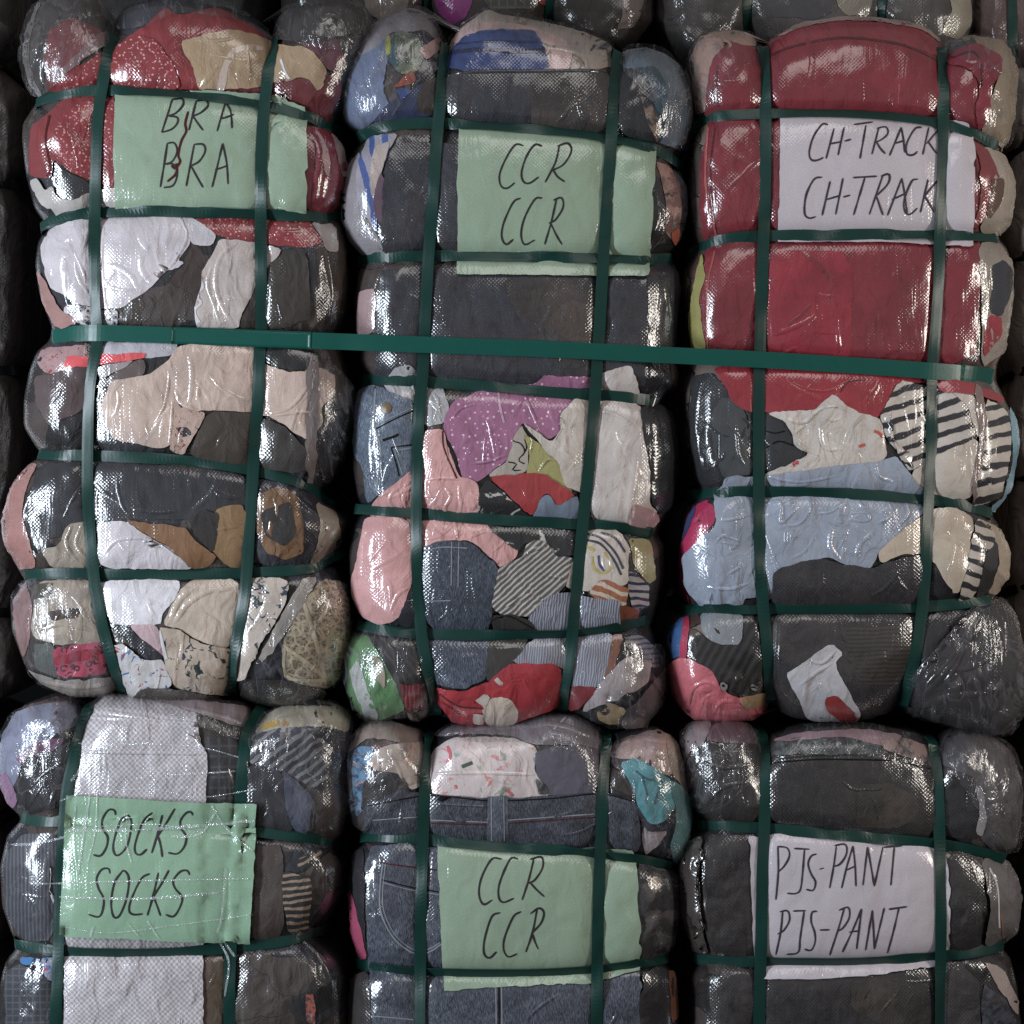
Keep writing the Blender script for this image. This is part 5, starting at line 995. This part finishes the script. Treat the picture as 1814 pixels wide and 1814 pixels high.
film(B3, 'C', '1410,280 1450,190 1720,210 1788,380 1760,640 1720,760 1610,660 1680,400')
film(B3, 'C', '130,300 190,190 460,165 500,260 340,420 230,560 160,560')
film(B3, 'F', '1640,1170 1720,1190 1770,1360 1810,1500 1810,1780 1620,1790 1560,1760 1230,1715 1230,1620 1390,1400 1520,1260', 'thin', .004)
film(B3, 'F', '1640,1640 1700,1580 1800,1500 1810,1770 1660,1795')
film(B4, 'G', '0,330 70,190 300,90 440,120 390,300 340,600 120,680 50,600')
film(B4, 'G', '440,170 540,95 760,110 1290,150 1290,230 1220,330 900,210 600,170', 'milky')
film(B4, 'G', '1240,330 1330,190 1650,130 1760,200 1680,500 1560,770 1420,640')
film(B5, 'H', '95,420 100,230 200,155 470,220 460,420 300,580 190,680 110,620')
film(B5, 'H', '520,240 600,180 1050,118 1330,190 1330,330 1000,270 700,270', 'milky')
film(B5, 'H', '1380,330 1390,250 1600,205 1720,380 1740,700 1690,840 1560,700')
film(B6, 'I', '90,300 140,170 460,190 490,420 300,600 180,620 110,480')
film(B6, 'I', '1370,260 1500,200 1760,300 1812,460 1780,800 1660,810 1590,640', 'milky')
film(B6, 'I', '550,330 640,200 1000,185 1340,260 1340,400 1000,340')
# ------------------------------------------------------------------ bands on each bale
for b in BL:
    wide = b in (B1, B2, B3)
    for k, h in enumerate(b.hraw):
        if wide and k == 2 and b is not B2: continue
        b.strap(h, M['strap'], False, 20)
    for v in b.vraw: b.strap(v, M['strap'], True, 21, off=.0026)
B4.bvh = B4.full()
label_sheet(B4, M['green_paper_b'], 'G', '345,585 700,605 1000,622 1296,630 1280,1000 1260,1316 800,1308 310,1290 325,900', None,
  ['580,690 575,667 545,665 515,710 515,760 540,800 535,850 505,895 468,890', '640,690 605,720 570,830 575,885 600,890 640,840 660,740 650,697 632,692', '765,678 720,720 680,830 680,880 705,890 738,862', '815,690 790,790 762,882', '878,658 835,730 790,802', '795,800 808,850 815,902', '968,692 960,675 935,680 905,720 910,760 935,800 925,850 890,885 845,880',
   '552,985 545,960 510,965 485,1010 495,1060 520,1110 515,1170 495,1202 445,1190', '612,975 575,1030 558,1130 570,1200 600,1195 635,1110 647,1010 625,970 608,977', '752,985 710,1010 660,1110 648,1170 670,1190 715,1187', '795,980 770,1090 740,1195', '848,968 808,1040 760,1112', '770,1100 790,1150 806,1197', '952,992 940,970 905,975 870,1020 880,1060 915,1105 900,1160 870,1200 832,1190'], M['ink'], 3.8)
# creased tape and stretch film that holds the label on
cre = ['390,330 440,345 410,360', '455,345 450,600 430,760', '500,330 498,500', '525,330 528,500', '490,560 480,760 440,940', '380,640 360,900 330,1020', '440,640 420,800 390,1000', '330,770 700,765 1280,720', '480,745 800,740 1030,780', '640,680 630,800 660,930', '860,800 1000,790 1080,680', '300,1100 700,1110 1100,1080', '320,1250 560,1280 900,1240 1270,1190', '160,1035 400,1030 700,1020 1250,1010', '60,840 180,835 330,800', '360,520 500,360 760,330', '700,330 1000,350 1200,400', '850,490 1040,480 1180,470', '1130,960 1115,1180 1090,1280', '470,1250 455,1300', '640,1230 700,1300', '740,1220 800,1310', '1100,1320 1150,1430 1130,1600', '1130,1330 1180,1400', '300,620 420,585 760,560 1000,600 1290,560', '1060,640 1140,760 1280,880', '1240,420 1255,480']
v_, f_, u_ = [], [], []
bv4 = B4.full()
for k, c in enumerate(cre):
    lv, lf, lu = ribbon_on(lambda a, b: B4.hit(a, b, bv4), catmull(pts('G', c), 5), 2.2+(k % 4)*.8, .0022, True)
    b0 = len(v_); v_ += lv; u_ += lu; f_ += [tuple(i+b0 for i in f) for f in lf]
M['tape'] = filmmat('creased_tape', (225, 228, 230), .30, .08, 120)
link('stretch_film', v_, f_, M['tape'], B4.o, u_)


# the wide band that ties the three upper bales together
allv, allf = [], []
for b in (B1, B2, B3):
    k = len(allv); allv += b.all_v; allf += [tuple(i+k for i in f) for f in b.all_f]
class Trio: pass
T3 = Bale.__new__(Bale); T3.y0 = 0; T3.yb = .095; T3.all_v, T3.all_f = allv, allf; T3.bvh = BVHTree.FromPolygons(allv, allf)
wide_raw = [(95, 598), (110, 594), (140, 591), (180, 590), (330, 595), (545, 603), (760, 611), (980, 619), (1180, 629), (1345, 637), (1550, 650), (1700, 661), (1757, 667)]
p0 = P(907, 630, .0)
wo = empty('strapping_band', (p0.x, .1, p0.z), 'wide bright green band running across all three upper bales', 'strap')
bpy.context.view_layer.update()
_, bp, bn = T3.strap(wide_raw, M['wide'], False, 29, off=.003, bvh=T3.bvh, taut=.97, parent=wo, name='band', thick=.0014, nsm=30)
# overlapping heat-sealed end of the band
i0 = min(range(len(bp)), key=lambda i: abs(bp[i].x-P(300, 0).x)); i1 = min(range(len(bp)), key=lambda i: abs(bp[i].x-P(552, 0).x))
v, f, u = band([bp[i]+bn[i]*.0016 for i in range(i0, i1+1)], bn[i0:i1+1], .0305, .0014)
link('sealed_overlap', v, f, M['wide'], wo, u)

# ------------------------------------------------------------------ bales of the rows behind
GB = 'dim bales of the rows behind'
def back_bale(label, L, R, T, B, hs, vs, col, y0, patches=(), seed=0, weave=.6, strap='oldstrap', sw=20, wr=.9):
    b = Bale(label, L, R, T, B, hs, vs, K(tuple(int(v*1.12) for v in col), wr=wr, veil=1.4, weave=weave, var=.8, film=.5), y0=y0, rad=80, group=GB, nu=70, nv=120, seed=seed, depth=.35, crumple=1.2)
    for nm, m, cr, sp in patches: b.garment(nm, m, cr, sp, puff=2)
    for h in hs: b.strap(h, M[strap], False, sw)
    for v in vs: b.strap(v, M['strap'], True, sw)
    BL.append(b); return b
def box_outline(x0, x1, y0, y1, hys=(), n=10):
    L = [(y0, x0+25)]; R = [(y0, x1-25)]
    ys = [y0]+list(hys)+[y1]
    for a, c in zip(ys[:-1], ys[1:]):
        for t in (.15, .5, .85): L.append((a+(c-a)*t, x0-3*(t == .5))); R.append((a+(c-a)*t, x1+3*(t == .5)))
        if c != y1: L.append((c, x0+16)); R.append((c, x1-16))
    L.append((y1, x0+25)); R.append((y1, x1-25))
    return L, R
# upper row behind
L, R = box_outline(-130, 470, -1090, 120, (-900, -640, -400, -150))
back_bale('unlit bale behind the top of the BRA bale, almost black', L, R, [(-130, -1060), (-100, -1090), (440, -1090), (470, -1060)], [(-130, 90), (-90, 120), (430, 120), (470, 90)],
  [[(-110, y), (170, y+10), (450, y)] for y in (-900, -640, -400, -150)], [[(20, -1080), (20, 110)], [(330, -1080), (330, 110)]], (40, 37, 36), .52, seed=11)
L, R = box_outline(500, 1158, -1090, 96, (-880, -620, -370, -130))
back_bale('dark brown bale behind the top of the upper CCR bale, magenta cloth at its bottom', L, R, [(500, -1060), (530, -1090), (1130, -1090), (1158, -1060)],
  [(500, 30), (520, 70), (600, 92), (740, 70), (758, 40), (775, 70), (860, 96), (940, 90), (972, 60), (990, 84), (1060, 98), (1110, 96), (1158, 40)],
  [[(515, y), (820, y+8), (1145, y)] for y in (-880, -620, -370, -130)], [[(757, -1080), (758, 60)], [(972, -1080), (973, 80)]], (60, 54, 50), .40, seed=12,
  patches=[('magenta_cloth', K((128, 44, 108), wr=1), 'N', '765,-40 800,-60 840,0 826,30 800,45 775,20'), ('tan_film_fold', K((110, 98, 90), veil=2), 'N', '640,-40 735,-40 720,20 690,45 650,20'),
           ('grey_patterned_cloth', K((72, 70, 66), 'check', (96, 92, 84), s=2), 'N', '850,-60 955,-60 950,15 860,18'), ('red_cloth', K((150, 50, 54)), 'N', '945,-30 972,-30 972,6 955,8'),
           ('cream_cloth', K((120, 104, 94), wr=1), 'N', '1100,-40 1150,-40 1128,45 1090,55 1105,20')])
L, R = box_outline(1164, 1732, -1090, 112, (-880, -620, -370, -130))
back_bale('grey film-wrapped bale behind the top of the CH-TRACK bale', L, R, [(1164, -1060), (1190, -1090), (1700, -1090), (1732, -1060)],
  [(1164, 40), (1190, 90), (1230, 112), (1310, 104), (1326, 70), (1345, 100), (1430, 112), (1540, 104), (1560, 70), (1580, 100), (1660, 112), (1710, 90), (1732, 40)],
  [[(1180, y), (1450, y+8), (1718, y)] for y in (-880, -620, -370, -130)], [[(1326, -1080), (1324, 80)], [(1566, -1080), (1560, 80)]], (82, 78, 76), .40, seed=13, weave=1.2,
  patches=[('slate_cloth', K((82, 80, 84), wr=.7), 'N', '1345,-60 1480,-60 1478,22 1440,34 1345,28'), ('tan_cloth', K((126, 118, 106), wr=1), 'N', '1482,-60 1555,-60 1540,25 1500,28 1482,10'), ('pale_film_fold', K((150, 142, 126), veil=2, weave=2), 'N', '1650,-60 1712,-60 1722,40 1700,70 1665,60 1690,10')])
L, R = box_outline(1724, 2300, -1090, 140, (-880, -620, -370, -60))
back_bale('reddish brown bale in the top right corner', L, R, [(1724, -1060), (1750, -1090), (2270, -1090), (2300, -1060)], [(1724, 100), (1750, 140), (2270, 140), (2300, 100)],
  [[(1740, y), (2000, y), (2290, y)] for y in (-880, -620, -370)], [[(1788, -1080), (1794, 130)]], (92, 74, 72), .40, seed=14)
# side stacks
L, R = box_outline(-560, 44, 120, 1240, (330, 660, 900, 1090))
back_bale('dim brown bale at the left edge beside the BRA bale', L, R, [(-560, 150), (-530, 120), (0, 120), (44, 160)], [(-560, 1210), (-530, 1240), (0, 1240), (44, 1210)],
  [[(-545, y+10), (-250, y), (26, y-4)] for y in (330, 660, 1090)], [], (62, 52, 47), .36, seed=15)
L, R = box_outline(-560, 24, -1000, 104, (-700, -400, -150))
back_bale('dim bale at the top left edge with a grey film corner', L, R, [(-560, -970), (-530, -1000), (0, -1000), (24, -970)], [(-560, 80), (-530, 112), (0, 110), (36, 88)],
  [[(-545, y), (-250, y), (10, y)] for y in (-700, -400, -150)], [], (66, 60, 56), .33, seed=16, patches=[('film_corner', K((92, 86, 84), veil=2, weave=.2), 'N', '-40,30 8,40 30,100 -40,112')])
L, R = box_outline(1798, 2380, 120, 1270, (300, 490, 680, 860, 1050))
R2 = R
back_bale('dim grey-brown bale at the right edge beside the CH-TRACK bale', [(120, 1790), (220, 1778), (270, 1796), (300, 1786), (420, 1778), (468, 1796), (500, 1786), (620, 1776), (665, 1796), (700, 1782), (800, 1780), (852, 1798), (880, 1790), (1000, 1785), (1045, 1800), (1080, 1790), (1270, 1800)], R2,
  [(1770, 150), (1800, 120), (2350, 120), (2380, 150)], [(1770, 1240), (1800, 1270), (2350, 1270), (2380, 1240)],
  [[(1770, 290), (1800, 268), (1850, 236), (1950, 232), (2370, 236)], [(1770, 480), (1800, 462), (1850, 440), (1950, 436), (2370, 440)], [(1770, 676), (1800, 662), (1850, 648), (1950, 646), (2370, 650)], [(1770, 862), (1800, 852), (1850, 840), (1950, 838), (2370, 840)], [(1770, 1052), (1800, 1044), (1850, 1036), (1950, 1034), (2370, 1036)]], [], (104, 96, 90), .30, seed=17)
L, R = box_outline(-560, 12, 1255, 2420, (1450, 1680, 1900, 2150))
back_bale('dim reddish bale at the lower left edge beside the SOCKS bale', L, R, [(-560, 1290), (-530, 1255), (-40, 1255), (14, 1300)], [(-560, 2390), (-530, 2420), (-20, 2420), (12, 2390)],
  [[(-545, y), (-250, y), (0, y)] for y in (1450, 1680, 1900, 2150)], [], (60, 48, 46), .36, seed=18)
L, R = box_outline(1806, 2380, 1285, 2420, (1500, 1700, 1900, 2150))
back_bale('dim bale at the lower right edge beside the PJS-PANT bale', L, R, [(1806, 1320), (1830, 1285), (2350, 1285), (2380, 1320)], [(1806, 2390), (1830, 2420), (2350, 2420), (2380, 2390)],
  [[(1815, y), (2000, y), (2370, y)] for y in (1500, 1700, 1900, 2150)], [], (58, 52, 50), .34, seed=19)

# ------------------------------------------------------------------ wall and floor
wl = link('gap_backdrop', [(-5, 1.7, -.9), (5, 1.7, -.9), (5, 1.7, 4.5), (-5, 1.7, 4.5)], [(0, 1, 2, 3)], plain('backdrop_black', (26, 24, 23), .9, .1), None, [(0, 0), (1, 0), (1, 1), (0, 1)], smooth=False)  # dark sheet added so the gaps between the columns read black
wl['kind'] = 'structure'; wl['label'] = 'dark wall added behind the bales to blacken the gaps'; wl['category'] = 'backdrop'
# ------------------------------------------------------------------ floor under the stack
me_v = [(-6, -4, 0), (6, -4, 0), (6, 4, 0), (-6, 4, 0)]
zf = min(min(v.z for v in b.verts) for b in BL)
fl = link('floor', [(a, b, zf-.002) for a, b, _ in me_v], [(0, 1, 2, 3)], plain('concrete', (96, 92, 88), .8, .3), None, [(0, 0), (12, 0), (12, 8), (0, 8)], smooth=False)
fl['kind'] = 'structure'; fl['label'] = 'bare concrete floor under the stacked bales'; fl['category'] = 'floor'
